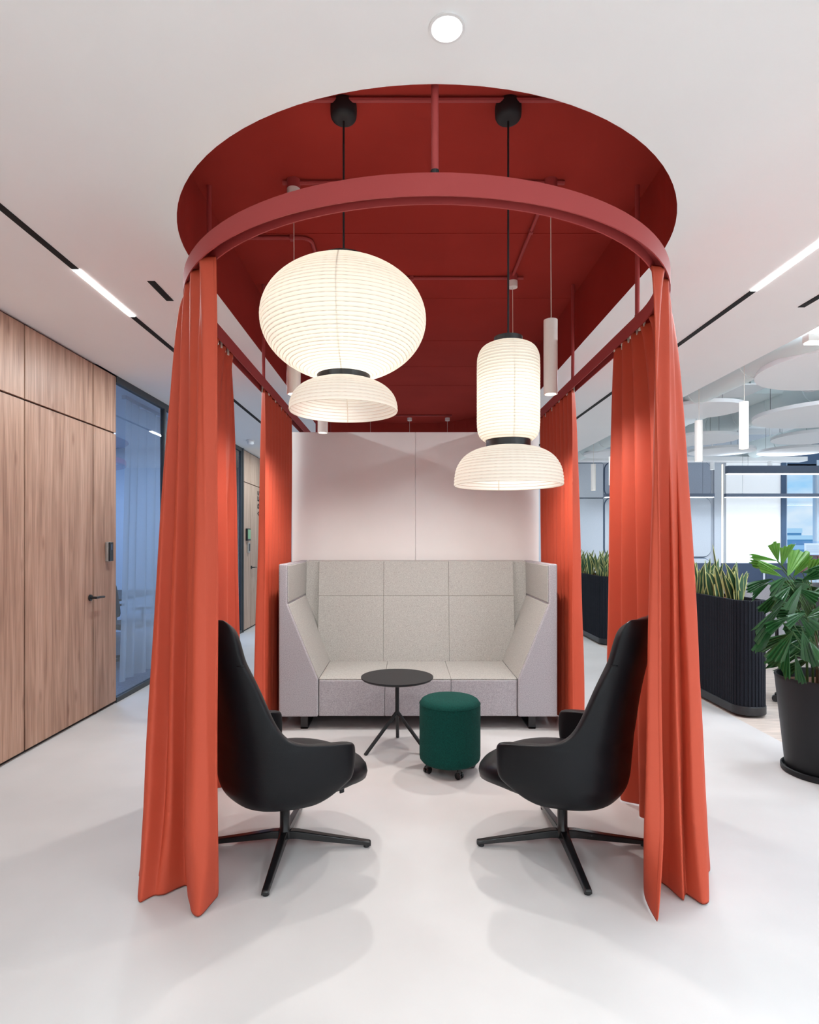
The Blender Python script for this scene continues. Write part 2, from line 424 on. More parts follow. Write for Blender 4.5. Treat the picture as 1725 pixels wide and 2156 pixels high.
# glass partition of the meeting room
win = empty('window_1', (XW, 5.35, 0)); win['kind'] = 'structure'; win['label'] = 'bluish glass wall of the meeting room with dark frames'
GY0, GY1 = 5.352, 9.49
def gbar(y0, y1, z0, z1, x0=-.05, x1=.0): MB().box((x0, y0-5.35, z0), (x1, y1-5.35, z1)).build('frame', 'frame_dark', win)
gbar(GY0, GY1, HC-.06, HC); gbar(GY0, GY1, 0, .045)
for y in (6.42, 7.95, 9.44): gbar(y, y+.05, .045, HC-.06)
for a, b in ((GY0, 6.42), (6.47, 7.95), (8.0, 9.44)):
    MB().box((-.03, a-5.35, .045), (-.02, b-5.35, HC-.06)).build('pane', 'glass', win)
# meeting room behind the glass
struct(MB().box((-6.0, 5.0, .001), (XW-.06, 9.5, .006)).build('floor', 'carpet'), 'dark carpet of the meeting room')
struct(MB().box((-6.1, 5.0, 0), (-6.0, 9.5, HC)).build('wall_left', 'panel_pale'), 'far side wall of the meeting room')
struct(MB().box((-6.0, 9.5, 0), (XW-.05, 9.6, HC)).build('wall_meeting_room', 'panel_pale'), 'pale end wall of the meeting room')
struct(MB().box((-6.0, 5.0, 0), (XW-.12, 5.05, HC)).build('wall_meeting_room', 'panel_pale'), 'near wall of the meeting room')
struct(MB().box((-6.0, 5.0, HC), (XW, 9.6, HC+.05)).build('ceiling', 'ceiling_white'), 'meeting room ceiling')
# far stretch of the wall: wood with a second door
wf = struct(MB().box((XW-.12, 9.5, 0), (XW-.022, YB, HC)).build('wall_left', 'joint_dark'), 'far wood panelled stretch of wall')
struct(MB().box((XW-.05, 9.49, 0), (XW+.012, 9.535, HC)).build('trim_2', 'frame_dark'), 'black upright at the end of the glazing')
for a, b in ((9.535, 9.97), (9.97, 10.9), (10.9, YB)):
    panel(a, b, ZJ, HC-.01, wf, 'wood_far_lit')
    if a != 9.97: panel(a, b, .018, ZJ, wf, 'wood_far_lit')
d2 = struct(panel(9.97, 10.9, .018, ZJ, None, 'wood_far_lit', 'door_2'), 'wood door with brighter light put into its tone, lettered in black at the end of the corridor')
lever(d2, 10.03, 1.02)
tx = bpy.data.curves.new('lettering', 'FONT'); tx.body = 'ARES'; tx.size = .27; tx.extrude = .002
to = bpy.data.objects.new('lettering', tx); COL.objects.link(to); to.data.materials.append(MATS['ink'])
# vertical lettering reading upwards on the wall plane (faces +X)
ex, ey, ez = Vector((0, 0, .80)), Vector((0, -1, 0)), Vector((1, 0, 0))
to.matrix_world = Matrix(((ex.x, ey.x, ez.x, XW+.003), (ex.y, ey.y, ez.y, 10.64), (ex.z, ey.z, ez.z, 1.88), (0, 0, 0, 1)))
bpy.context.view_layer.update()
dg = bpy.context.evaluated_depsgraph_get(); me = bpy.data.meshes.new_from_object(to.evaluated_get(dg))
lo = bpy.data.objects.new('lettering', me); COL.objects.link(lo); lo.matrix_world = to.matrix_world.copy(); lo.parent = d2; lo['label'] = 'black letters ARES running up the door'
bpy.data.objects.remove(to)
ic = empty('room_panel', (XW, 9.78, 1.47)); tag(ic, 'small black room booking screen on the far wood wall', 'screen')
MB().box((0, -.10, 0), (.035, .10, .20)).build('body', 'black_metal', ic, bevel=.006)
MB().box((.035, -.085, .03), (.037, .085, .185)).build('display', 'screen_green', ic)
r2 = empty('access_reader', (XW, 9.80, 1.27)); tag(r2, 'narrow grey card reader under the room booking screen', 'card reader')
MB().box((0, -.05, 0), (.03, .05, .17)).build('body', 'grey_metal', r2, bevel=.004)
MB().box((.03, -.012, .03), (.034, .045, .15)).build('front_plate', 'gloss_black', r2)

# ------------------------------------------------------------------ other room walls
wb = struct(MB().box((XW-.1, YB, 0), (7.6, YB+.15, ZX)).build('wall_back', 'panel_pale'), 'pale panelled far wall of the office')
struct(MB().box((XW-.1, YN-.1, 0), (XR, YN, ZX)).build('wall_front', 'wall_white'), 'white wall behind the viewer')
# right wall with a band of windows
wr = struct(MB().box((XR, YN, 0), (XR+.15, YB, .75)).build('wall_right', 'wall_white'), 'window sill wall of the office')
MB().box((XR, YN, 3.0), (XR+.15, YB, ZX)).build('head', 'wall_white', wr)
w2 = empty('window_2', (XR, 0, 0)); w2['kind'] = 'structure'; w2['label'] = 'band of windows on the office side'
y = YN
while y < YB-.1:
    MB().box((0, y, .75), (.1, y+.08, 3.0)).build('mullion', 'frame_pale', w2); y += 1.52
for z in (.75, 2.94): MB().box((0.002, YN, z), (.098, YB, z+.06)).build('rail', 'frame_pale', w2)

# ------------------------------------------------------------------ partition behind the sofa
wp = struct(MB().box((X0-1.175, 5.67, 0), (X0+1.175, 5.76, 2.49)).build('wall_partition', 'wall_white'), 'free standing pinkish partition wall behind the sofa')
for a, b in ((X0-1.175, X0-.001), (X0+.001, X0+1.175)):
    MB().box((a, 5.65, .01), (b, 5.669, 2.494)).build('panel', 'partition', wp, bevel=.0015)

# ------------------------------------------------------------------ ceiling lines: tracks, slots, downlights, detector
def led_track(name, label, x, y0, y1, lit):
    t = empty(name, (x, y0, HC)); tag(t, label, 'light track', 'recessed ceiling light tracks')
    segs = []; y = y0
    for a, b in lit: segs.append((y, a, 0)); segs.append((a, b, 1)); y = b
    segs.append((y, y1, 0))
    for a, b, on in segs:
        if on:
            MB().box((-.019, a-y0, -.006), (.019, b-y0, -.0005)).build('diffuser', 'led', t)
            light('led_light', 'AREA', (0, (a+b)/2-y0, -.012), L_LED, t, (.82, .95, 1), .038, b-a)
        else:
            MB().box((-.019, a-y0, -.004), (.019, b-y0, -.0005)).build('channel', 'slot_black', t)
    return t
led_track('light_track', 'black recessed ceiling track with a lit stretch beside the wood wall and added unseen ones', -1.81, YN+.3, 11.5, [(-2.2, -1.5), (.2, .9), (3.26, 3.94), (4.75, 5.45), (8.0, 8.7), (9.6, 10.3)])  # lit stretches outside the view are added to brighten floor and walls
led_track('light_track', 'black recessed ceiling track with a lit stretch on the office side and added unseen ones', 2.08, YN+.3, 11.5, [(-2.2, -1.5), (.2, .9), (2.84, 3.54), (4.75, 5.45), (7.5, 8.2), (10.4, 11.1)])  # here too the lit stretches out of sight are added for brightness
for x, y0, y1, lab in ((-1.46, 3.41, 3.69, 'short black ceiling air slot left of the red canopy'), (2.53, 3.5, 3.79, 'short black ceiling air slot at the right picture edge')):
    s = empty('air_slot', (x, y0, HC)); tag(s, lab, 'vent', 'short ceiling air slots')
    MB().box((-.022, 0, -.003), (.022, y1-y0, -.0005)).build('slot', 'slot_black', s)
for k, (x, y) in enumerate(((.122, 1.731), (-1.6, -.9), (.122, -.9), (1.8, -.9), (-1.6, -2.3), (.122, -2.3), (1.8, -2.3))):  # all but the first are added unseen; their floor bounce lifts the ceiling
    d = empty('downlight', (x, y, HC))
    if k == 0: tag(d, 'round recessed white downlight above the canopy front', 'downlight')
    else: tag(d, 'added unseen downlight behind the viewer to brighten floor and ceiling', 'downlight', 'added downlights behind the viewer')
    MB().lathe([(.053, -.0005), (.053, -.005), (.045, -.006), (.044, -.001)], 32).build('ring', 'white_metal', d, smooth='auto')
    MB().lathe([(.044, -.001), (.0001, -.001)], 32).build('lens', 'led', d)
    light('downlight_lamp', 'SPOT', (0, 0, -.03), L_DOWN*.05 if k == 0 else L_DOWN, d, (.84, .955, 1), .05, spot=math.radians(68 if k == 0 else 135), blend=.8 if k == 0 else 1)
sd = empty('smoke_detector', (-2.28, 8.76, HC)); tag(sd, 'small white smoke detector on the corridor ceiling', 'detector')
MB().lathe([(.0001, -.0005), (.06, -.0005), (.06, -.022), (.0001, -.022)], 24).build('base', 'white_metal', sd, smooth='auto')
MB().lathe([(.05, -.022), (.05, -.05), (.035, -.065), (.0001, -.068)], 24).build('sensor_head', 'white_metal', sd, smooth='auto')

# ------------------------------------------------------------------ curtain rail (inverted U channel on a stadium path) and hangers
rail = empty('curtain_rail', (X0, RY0, ZB)); tag(rail, 'red painted curved curtain rail hung under the ceiling opening', 'curtain rail')
prof = [(RO, ZB), (RO, ZT), (RI, ZT), (RI, ZB), (RI+.005, ZB), (RI+.005, ZT-.03), (RO-.005, ZT-.03), (RO-.005, ZB)]
rings = [stadium(X0, r, RY0, RY1, 64) for r, z in prof]; nn = len(rings[0]); mb = MB()
for (r, z), rg in zip(prof, rings): mb.v += [(x-X0, y-RY0, z-ZB) for x, y in rg]
for k in range(len(prof)):
    k2 = (k+1) % len(prof)
    for j in range(nn): mb.f.append((k*nn+j, k*nn+(j+1) % nn, k2*nn+(j+1) % nn, k2*nn+j))
mb.build('channel', 'rail_red', rail, smooth='auto')
rods = [(X0, RY0-RC)]+[(X0+sx*RC, y) for y in (3.25, 4.5, 5.8, 7.2, 8.5) for sx in (-1, 1)]
for k, (x, y) in enumerate(rods):
    MB().tube([(x-X0, y-RY0, ZT-ZB), (x-X0, y-RY0, ZR-ZB)], .0125, 12).build('hanger_rod', 'rail_red', rail, smooth='auto')
    MB().tube([(x-X0, y-RY0, ZT-ZB), (x-X0, y-RY0, ZT-ZB+.022)], .0145, 12).build('collar', 'black_metal' if k == 0 else 'rail_red', rail, smooth='auto')

# ------------------------------------------------------------------ conduits under the recess soffit
ZC = ZR-.014
def conduit(label, paths, boxes=(), clips=()):
    t = empty('conduit', (*paths[0][0], ZR)); tag(t, label, 'conduit', 'red conduits under the recess')
    ox, oy = paths[0][0]
    for p in paths: MB().tube([(x-ox, y-oy, -.014) for x, y in p], .0115, 8).build('pipe', 'rail_red', t, smooth='auto')
    for x, y in boxes: MB().lathe([(.0001, -.05), (.036, -.05), (.036, 0)], 16, (x-ox, y-oy, 0)).build('junction_box', 'rail_red', t, smooth='auto')
    for x, y in clips: MB().box((x-ox-.012, y-oy-.016, -.03), (x-ox+.012, y-oy+.016, 0)).build('clip', 'rail_red', t)
arc = [(-.60+.07*math.sin(a)-.07, 3.78+.07-.07*math.cos(a)) for a in [k*PI/12 for k in range(7)]]
conduit('red conduit crossing between the front pair of pendants', [[(-.66, 3.2), (.86, 3.2)]], [(-.60, 3.2), (.785, 3.2)], [(-.2, 3.2), (.4, 3.2)])
conduit('red conduit running towards the second pendant on the office side', [[(.785, 3.2), (.785, 4.36)]], (), [(.785, 3.7)])
conduit('red conduit crossing behind the paper lamps to a white ceiling cup', [[(.87, 4.36), (-.6, 4.36)]], [(.785, 4.33), (-.60, 4.33)], [(.05, 4.36), (-.3, 4.36)])
conduit('red bent conduit behind the big paper lamp', [[(-1.0, 3.78), (-.74, 3.78)]+arc+[(-.60, 4.33)]], (), [(-.72, 3.78)])
conduit('red conduit at the front rim of the recess', [[(-.55, 2.60), (.75, 2.60)]])
conduit('red conduit at the far end of the recess', [[(-.6, 9.1), (.72, 9.1)]])

# ------------------------------------------------------------------ white cylinder pendants
def pendant(x, y, zc, label, group, zb=2.245, length=.40, r=.037, power=L_PEND, canopy=True, col=(1, .97, .93), box=.05):
    t = empty('cylinder_pendant', (x, y, zb)); tag(t, label, 'pendant lamp', group)
    MB().lathe([(r-.005, 0), (r, 0), (r, length), (.0001, length)], 24).build('body', 'lamp_white', t, smooth='auto')
    MB().lathe([(.0001, .008), (r-.005, .008)], 24).build('diffuser', 'bulb', t)
    MB().tube([(0, 0, length), (.003, 0, length+.02), (0, 0, zc-zb-box)], .0022, 6).build('cable', 'glider_white', t)
    if canopy: MB().lathe([(.0001, 0), (.036, 0), (.036, .045), (.0001, .045)], 20, (0, 0, zc-zb-box-.045)).build('ceiling_cup', 'lamp_white', t, smooth='auto')
    if power: light('pendant_light', 'SPOT', (0, 0, -.01), power, t, col, .03, spot=math.radians(170), blend=.9)
GP = 'white cylinder pendants in the canopy'
pendant(-.60, 3.2, ZR, 'white cylinder pendant just behind the big globe lamp', GP)
pendant(.785, 3.2, ZR, 'white cylinder pendant hanging beside the tall paper lamp', GP)
pendant(-.60, 4.33, ZR, 'white cylinder pendant seen under the globe lamp dome', GP, power=L_PEND*1.75)
pendant(.785, 4.33, ZR, 'white cylinder pendant hidden behind the tall paper lamp, its ceiling cup showing', GP, power=L_PEND*1.75)
for k, x in enumerate((-.53, .07, .65)):
    pendant(x, 9.1, ZR, ('cylinder pendant beyond the partition, only its cable showing by the globe lamp dome', 'cylinder pendant beyond the partition, its cup left of the wall seam', 'cylinder pendant beyond the partition, its cup right of the wall seam')[k], 'pendants beyond the partition', power=8)
ZPO = ZX
for k, y in enumerate((5.07, 5.85, 6.63, 7.45, 8.32, 9.12)):
    pendant(2.895, y, ZPO, ('nearest white cylinder pendant over the big planter', 'second white cylinder pendant over the big planter', 'third white cylinder pendant along the ceiling edge', 'fourth white cylinder pendant along the ceiling edge',
            'white cylinder pendant over the far planter beside the curtain', 'farthest white cylinder pendant seen between the right-hand curtains')[k], 'cylinder pendants over the planters', power=14, canopy=False, col=(1, .97, .94), box=0)

# ------------------------------------------------------------------ rice paper lamps
def ribbed(prof, per):
    """profile of (r,z) sampled densely -> scalloped between ribs; returns profile and rib positions"""
    ln = [0]
    for a, b in zip(prof[:-1], prof[1:]): ln.append(ln[-1]+math.dist(a, b))
    T = ln[-1]; nr = round(T/per); out = []; ribs = []
    def at(d):
        d = max(0, min(T, d))
        for k in range(len(ln)-1):
            if ln[k+1] >= d:
                u = (d-ln[k])/max(1e-9, ln[k+1]-ln[k]); a, b = prof[k], prof[k+1]
                tx, tz = b[0]-a[0], b[1]-a[1]; l = math.hypot(tx, tz)
                return a[0]+(b[0]-a[0])*u, a[1]+(b[1]-a[1])*u, tz/l, -tx/l
    for i in range(nr):
        for q, off in ((0, 0), (.3, .0022), (.7, .0022)):
            r, z, nx, nz_ = at((i+q)*T/nr); out.append((r+nx*off, z+nz_*off))
            if q == 0: ribs.append((r-nx*.0004, z-nz_*.0004))
    r, z, _, _ = at(T); out.append((r, z)); ribs.append((r, z))
    return out, ribs
def shade(parent, prof, per, nm):
    pr, ribs = ribbed(prof, per)
    o = MB().lathe(pr, 72).build(nm, 'rice_paper', parent, smooth=True, auto=False)
    mb = MB()
    for r, z in ribs:
        mb.lathe([(r+.0012, z), (r, z+.0012), (r-.0012, z), (r, z-.0012)], 48, closed=True)
    rb = mb.build('ribs', 'rib_wire', o, smooth=True); rb['kind'] = 'stuff'
    return o
def seams(parent, prof, nm='paper_seam'):
    mb = MB()
    for k in range(4):
        a = -PI/2+.02+k*PI/2; da = .006
        c0, s0 = math.cos(a), math.sin(a)
        mb.grid([[((r-.0015)*math.cos(a-.0024/max(.05, r)), (r-.0015)*math.sin(a-.0024/max(.05, r)), z), ((r-.0015)*math.cos(a+.0024/max(.05, r)), (r-.0015)*math.sin(a+.0024/max(.05, r)), z)] for r, z in prof])
    mb.build(nm, 'rib_wire', parent)
LD = 2.64
LS = LD/2.69
def cordset(t, z0):
    MB().tube([(0, 0, z0), (0, 0, ZR-t.location.z-.06)], .0045, 8).build('cord', 'black_matte', t)
    zc = ZR-t.location.z
    MB().lathe([(.0001, zc-.080)]+[(.030+.028*math.sin(a), zc-.052-.028*math.cos(a)) for a in [k*PI/12 for k in range(7)]]+[(.059, zc-.03), (.058, zc-.012), (.054, zc), (.0001, zc)], 40).build('ceiling_rose', 'black_matte', t, smooth=True)
zz = lambda z: 1.45+(z-1.45)*LS
# globe lamp
t = empty('paper_lamp', (-.278*LS, LD, zz(2.04))); tag(t, 'large globe shaped rice paper lamp with small open dome below', 'pendant lamp')
a_, c_, zc_ = .371*LS, .262*LS, zz(2.452)-t.location.z
prof = []
for k in range(41):
    th = math.radians(-72+k*(72+70)/40)
    prof.append((a_*math.cos(th), zc_+c_*math.sin(th)))
o = shade(t, prof, .0168, 'globe_shade'); seams(o, prof)
zn0, zn1 = zz(2.174)-t.location.z, zz(2.204)-t.location.z
MB().lathe([(.112*LS, zn0), (.120*LS, zn0), (.120*LS, zn1), (.112*LS, zn1)], 48, closed=True).build('neck_ring', 'black_metal', t, smooth='auto')
prof2 = crom([(.243*LS, 0), (.240*LS, .035*LS), (.225*LS, .072*LS), (.195*LS, .103*LS), (.155*LS, .124*LS), (.118*LS, .136*LS)], 30)
o = shade(t, prof2, .0155, 'dome_shade'); seams(o, prof2)
MB().lathe([(.10, prof[-1][1]), (.124, prof[-1][1]-.004), (.124, prof[-1][1]+.02), (.10, prof[-1][1]+.02)], 40, closed=True).build('top_ring', 'black_metal', t, smooth='auto')
MB().lathe([(.0001, -.035), (.02, -.03), (.033, -.005), (.028, .02), (.014, .04), (.0001, .045)], 20, (0, 0, zn1+.09)).build('bulb', 'bulb', t, smooth=True)
light('lamp_light', 'POINT', (0, 0, zn1+.14), L_PAPER*.85, t, (1, .93, .80), .07)
light('lamp_light', 'POINT', (0, 0, zn0-.03), L_PAPER*.22, t, (1, .93, .80), .04)
MB().tube([(0, 0, zn1+.13), (0, 0, prof[-1][1]+.02)], .006, 8).build('lamp_stem', 'black_metal', t)
cordset(t, prof[-1][1]+.02)
# tall lamp
t = empty('paper_lamp', (.468*LS, LD, zz(1.705))); tag(t, 'tall capsule shaped rice paper lamp with wide dome below', 'pendant lamp')
tz = lambda z: zz(z)-t.location.z
body = crom([(.105*LS, tz(1.909)), (.128*LS, tz(1.93)), (.1385*LS, tz(1.97)), (.1395*LS, tz(2.05)), (.1395*LS, tz(2.15)), (.1395*LS, tz(2.24)), (.136*LS, tz(2.29)), (.118*LS, tz(2.325)), (.085*LS, tz(2.343)), (.066*LS, tz(2.346))], 50)
o = shade(t, body, .0135, 'capsule_shade'); seams(o, body)
MB().lathe([(.055*LS, tz(2.344)), (.064*LS, tz(2.344)), (.064*LS, tz(2.376)), (.02*LS, tz(2.376)), (.02*LS, tz(2.36)), (.055*LS, tz(2.36))], 40, closed=True).build('top_ring', 'black_metal', t, smooth='auto')
MB().lathe([(.092*LS, tz(1.876)), (.100*LS, tz(1.876)), (.100*LS, tz(1.910)), (.092*LS, tz(1.910))], 40, closed=True).build('neck_ring', 'black_metal', t, smooth='auto')
dome = crom([(.243*LS, 0), (.241*LS, .04*LS), (.230*LS, .085*LS), (.200*LS, .128*LS), (.155*LS, .156*LS), (.102*LS, .171*LS)], 36)
o = shade(t, dome, .0145, 'dome_shade'); seams(o, dome)
MB().lathe([(.0001, -.035), (.02, -.03), (.033, -.005), (.028, .02), (.014, .04), (.0001, .045)], 20, (0, 0, tz(2.10))).build('bulb', 'bulb', t, smooth=True)
light('lamp_light', 'POINT', (0, 0, tz(2.12)), L_PAPER*.22, t, (1, .93, .80), .06)
light('lamp_light', 'POINT', (0, 0, tz(1.86)), L_PAPER*.22, t, (1, .93, .80), .04)
MB().tube([(0, 0, tz(2.13)), (0, 0, tz(2.37))], .006, 8).build('lamp_stem', 'black_metal', t)
cordset(t, tz(2.376))

# ------------------------------------------------------------------ curtains
def curtain(label, top, low, floor_, z_top=ZB+.015, rows=40, cols=None, p=.55, nglide=10, glide_rng=(0, 1), fine=.006):
    """equally long lists of plan points at the rail, just above the floor and on the floor; the cloth is the loft through them"""
    cols = cols or (len(top)-1)*8+1
    T = crom(top, cols); B = crom(low, cols); G_ = crom(floor_, cols)
    base = empty('curtain', (floor_[0][0], floor_[0][1], 0)); ox, oy = floor_[0]
    rng = random.Random(len(label)); ph = rng.uniform(0, 6)
    R = []
    for k in range(rows+1):
        f = k/rows; f = f if f < .8 else f
        z = z_top*(1-f)+.004*f
        g = min(1, f/.9)**p; kf = max(0, (f-.86)/.14)**1.5
        row = []
        for j in range(cols):
            x = T[j][0]+(B[j][0]-T[j][0])*g; y = T[j][1]+(B[j][1]-T[j][1])*g
            x += (G_[j][0]-B[j][0])*kf; y += (G_[j][1]-B[j][1])*kf
            w = fine*math.sin(j*.79+ph+f*1.2)*(.35+.65*(1-f))*min(1, f*8)+.003*math.sin(f*14+j*.21+ph)*f
            cx_, cy_ = X0, max(RY0, min(RY1, y)); dx, dy = x-cx_, y-cy_; l = math.hypot(dx, dy) or 1
            x += dx/l*w; y += dy/l*w
            row.append((x-ox, y-oy, z))
        R.append(row)
    tag(base, label, 'curtain', 'orange red curtains')
    cl = MB().grid(R).build('cloth', 'curtain', base, smooth=True, auto=False, solid=(.003,), sub=1)
    for e in (0, cols-1):
        e2 = 2 if e == 0 else cols-3
        mb = MB().grid([[r[e], r[(e+e2)//2], r[e2]] for r in R]); mb.build('side_hem', 'curtain', cl, smooth=True, auto=False, solid=(.006,), sub=1)
    for i in range(nglide):
        u = glide_rng[0]+(glide_rng[1]-glide_rng[0])*(i+.5)/nglide; j = int(u*(cols-1)); x, y, z = R[0][j]
        MB().box((x-.005, y-.009, z-.028), (x+.005, y+.009, z+.022)).build('glider', 'glider_white', base, bevel=.002)
    return base
def arc_pt(deg): # plan point on the rail, deg measured from the straight side towards the front, side by sign
    s = -1 if deg < 0 else 1; a = math.radians(abs(deg)); return (X0+s*RC*math.cos(a), RY0-RC*math.sin(a))
def rail_pts(side, deg0, y_end, n, amp):
    """n points along rail from front angle deg0 round to y_end on the straight, zig-zagged by amp"""
    L1 = math.radians(deg0)*RC; L = L1+(y_end-RY0); out = []
    for k in range(n):
        d = L*k/(n-1); s = (1 if k % 2 else -1)*amp
        if d < L1:
            a = math.radians(deg0)-d/RC; r = RC+s; out.append((X0+side*r*math.cos(a), RY0-r*math.sin(a)))
        else: out.append((X0+side*(RC+s), RY0+d-L1))
    return out
# front left
rearL = [(-1.20, 2.82), (-1.10, 2.92), (-1.21, 3.02), (-1.09, 3.12), (-1.20, 3.22), (-1.07, 3.32), (-1.18, 3.42), (-1.05, 3.52), (-1.14, 3.62), (-1.03, 3.72)]
lowL = [(-.752, 2.375), (-.775, 2.305), (-.845, 2.305), (-.895, 2.43), (-.925, 2.475), (-.965, 2.425), (-1.0, 2.455), (-1.045, 2.40), (-1.085, 2.47), (-1.06, 2.58), (-1.125, 2.62), (-1.10, 2.73)]+rearL
floorL = [(-.765, 2.42), (-.795, 2.285), (-.862, 2.375), (-.905, 2.475), (-.935, 2.485), (-.985, 2.43), (-1.025, 2.42), (-1.068, 2.375), (-1.10, 2.47), (-1.08, 2.56), (-1.155, 2.57), (-1.10, 2.72)]+rearL
topL = rail_pts(-1, 41.5, 3.70, len(lowL), .022)
curtain('orange red curtain hanging at the front left of the canopy', topL, lowL, floorL, nglide=6, glide_rng=(.72, 1))
rearR = [(1.36, 3.02), (1.23, 3.12), (1.35, 3.22), (1.21, 3.32), (1.32, 3.42), (1.20, 3.52), (1.27, 3.62)]
lowR = [(1.035, 2.375), (.962, 2.39), (1.045, 2.475), (1.085, 2.44), (1.105, 2.385), (1.145, 2.45), (1.165, 2.385), (1.225, 2.41), (1.245, 2.53), (1.32, 2.60), (1.31, 2.73), (1.21, 2.86), (1.29, 2.95)]+rearR
floorR = [(.955, 2.245), (.980, 2.425), (1.055, 2.54), (1.095, 2.49), (1.12, 2.39), (1.155, 2.43), (1.185, 2.365), (1.225, 2.40), (1.25, 2.53), (1.35, 2.62), (1.31, 2.74), (1.14, 2.82), (1.27, 2.95)]+rearR
topR = rail_pts(1, 36.5, 3.60, len(lowR), .022)
curtain('orange red curtain hanging at the front right of the canopy', topR, lowR, floorR, fine=.003, nglide=12, glide_rng=(.6, 1))
def rear(side):
    n = 20; top = []; bot = []
    for k in range(n):
        y = 4.47+1.10*k/(n-1); s = 1 if k % 2 else -1
        top.append((X0+side*(RC+.02*s), y)); bot.append((X0+side*(RC+.04+.048*s), y+.02*math.sin(k*1.7)))
    bot[0] = (X0+side*(RC-.03), 4.42); bot[1] = (X0+side*(RC+.06), 4.41); bot[2] = (X0+side*(RC-.01), 4.60)
    return top, bot, bot
curtain('orange red curtain hanging beside the left end of the sofa', *rear(-1), p=1.25, nglide=14, glide_rng=(0, 1))
curtain('orange red curtain hanging beside the right end of the sofa', *rear(1), p=.8, nglide=14, glide_rng=(0, 1))

# ------------------------------------------------------------------ sofa
so = empty('high_back_sofa', (X0, 4.55, 0)); tag(so, 'light grey upholstered high back sofa with enclosing sides', 'sofa')
SW = .765
for s in (-1, 1):
    poly = [(s*1.07, .108), (s*1.07, 1.28), (s*1.003, 1.28), (s*1.003, .975), (s*(SW+.003), .395), (s*(SW+.003), .108)]
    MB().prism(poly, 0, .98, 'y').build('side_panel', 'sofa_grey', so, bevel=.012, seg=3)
    # pale inner lining of the side
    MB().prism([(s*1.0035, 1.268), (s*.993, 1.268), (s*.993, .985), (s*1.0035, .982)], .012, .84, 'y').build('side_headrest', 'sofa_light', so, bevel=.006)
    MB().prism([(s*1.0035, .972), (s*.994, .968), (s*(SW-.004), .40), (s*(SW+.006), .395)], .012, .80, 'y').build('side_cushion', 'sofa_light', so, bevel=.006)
th = 2*SW/3
for k in range(3):
    a = -SW+k*th; b = a+th
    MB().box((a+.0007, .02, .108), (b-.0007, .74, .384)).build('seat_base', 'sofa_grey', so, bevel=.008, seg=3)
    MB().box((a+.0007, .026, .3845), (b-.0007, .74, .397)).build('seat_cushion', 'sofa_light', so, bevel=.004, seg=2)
BW = .876; bt = 2*BW/3
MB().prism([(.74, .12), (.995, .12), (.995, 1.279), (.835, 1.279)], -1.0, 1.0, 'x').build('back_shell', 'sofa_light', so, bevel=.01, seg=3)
for k in range(3):
    a = -BW+k*bt; b = a+bt
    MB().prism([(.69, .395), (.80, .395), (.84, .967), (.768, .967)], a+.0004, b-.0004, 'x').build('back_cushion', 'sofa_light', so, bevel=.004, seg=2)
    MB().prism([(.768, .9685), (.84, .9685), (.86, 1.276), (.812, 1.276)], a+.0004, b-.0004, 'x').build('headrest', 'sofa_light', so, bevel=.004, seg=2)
for x in (-.91, .86):
    mb = MB().box((x, .06, 0), (x+.055, .075, .108)); mb.box((x, .06, 0), (x+.055, .85, .012)); mb.box((x, .835, 0), (x+.055, .85, .108)); mb.build('sled_leg', 'black_metal', so)

# ------------------------------------------------------------------ side table and pouf
tb = empty('side_table', (-.055, 4.16, 0)); tag(tb, 'small round black side table on three splayed legs', 'table')
MB().lathe([(.0001, .486), (.225, .486), (.246, .493), (.253, .501), (.253, .508), (.0001, .508)], 64).build('table_top', 'table_black', tb, smooth='auto')
MB().tube([(0, 0, .245), (0, 0, .486)], .0135, 16).build('column', 'table_black', tb, smooth='auto')
MB().lathe([(.0001, .478), (.06, .478), (.06, .486), (.0001, .486)], 24).build('mounting_plate', 'table_black', tb, smooth='auto')
for k in range(3):
    a = PI/2+k*2*PI/3
    MB().tube([(0, 0, .262), (.25*math.cos(a), .25*math.sin(a), .0)], .0125, 12).build('leg', 'table_black', tb, smooth='auto')
pf = empty('pouf', (.285, 3.77, 0)); tag(pf, 'dark green felt cylindrical pouf on black castors', 'pouf')
pr = [(.0001, .062), (.16, .062), (.178, .068), (.190, .082), (.193, .10)]+[(.193, .10+.31*k/6) for k in range(1, 7)]+[(.190, .432), (.180, .449), (.163, .459), (.12, .466), (.06, .469), (.0001, .470)]
MB().lathe(pr, 56).build('body', 'green_felt', pf, smooth=True)
MB().lathe([(.1915, .424), (.1945, .428), (.1915, .432)], 56).build('piping', 'green_felt', pf, smooth=True)
MB().tube([(.1925, .02, .08), (.1925, .02, .425)], .0025, 6).build('seam', 'green_felt', pf)
for k in range(4):
    a = math.radians(-72+k*90); x, y = .150*math.cos(a), .150*math.sin(a); wx, wy = -math.sin(a+.5), math.cos(a+.5)
    c = MB(); c.tube([(x, y, .04), (x, y, .064)], .012, 10)
    c.box((x-.012, y-.014, .034), (x+.012, y+.014, .05))
    co = c.build('castor', 'black_metal', pf, smooth='auto')
    w_ = MB()
    for s in (-1, 1): w_.tube([(x+wx*s*.005, y+wy*s*.005, .0215), (x+wx*s*.018, y+wy*s*.018, .0215)], .0215, 18)
    w_.build('wheel', 'gloss_black', co, smooth='auto')

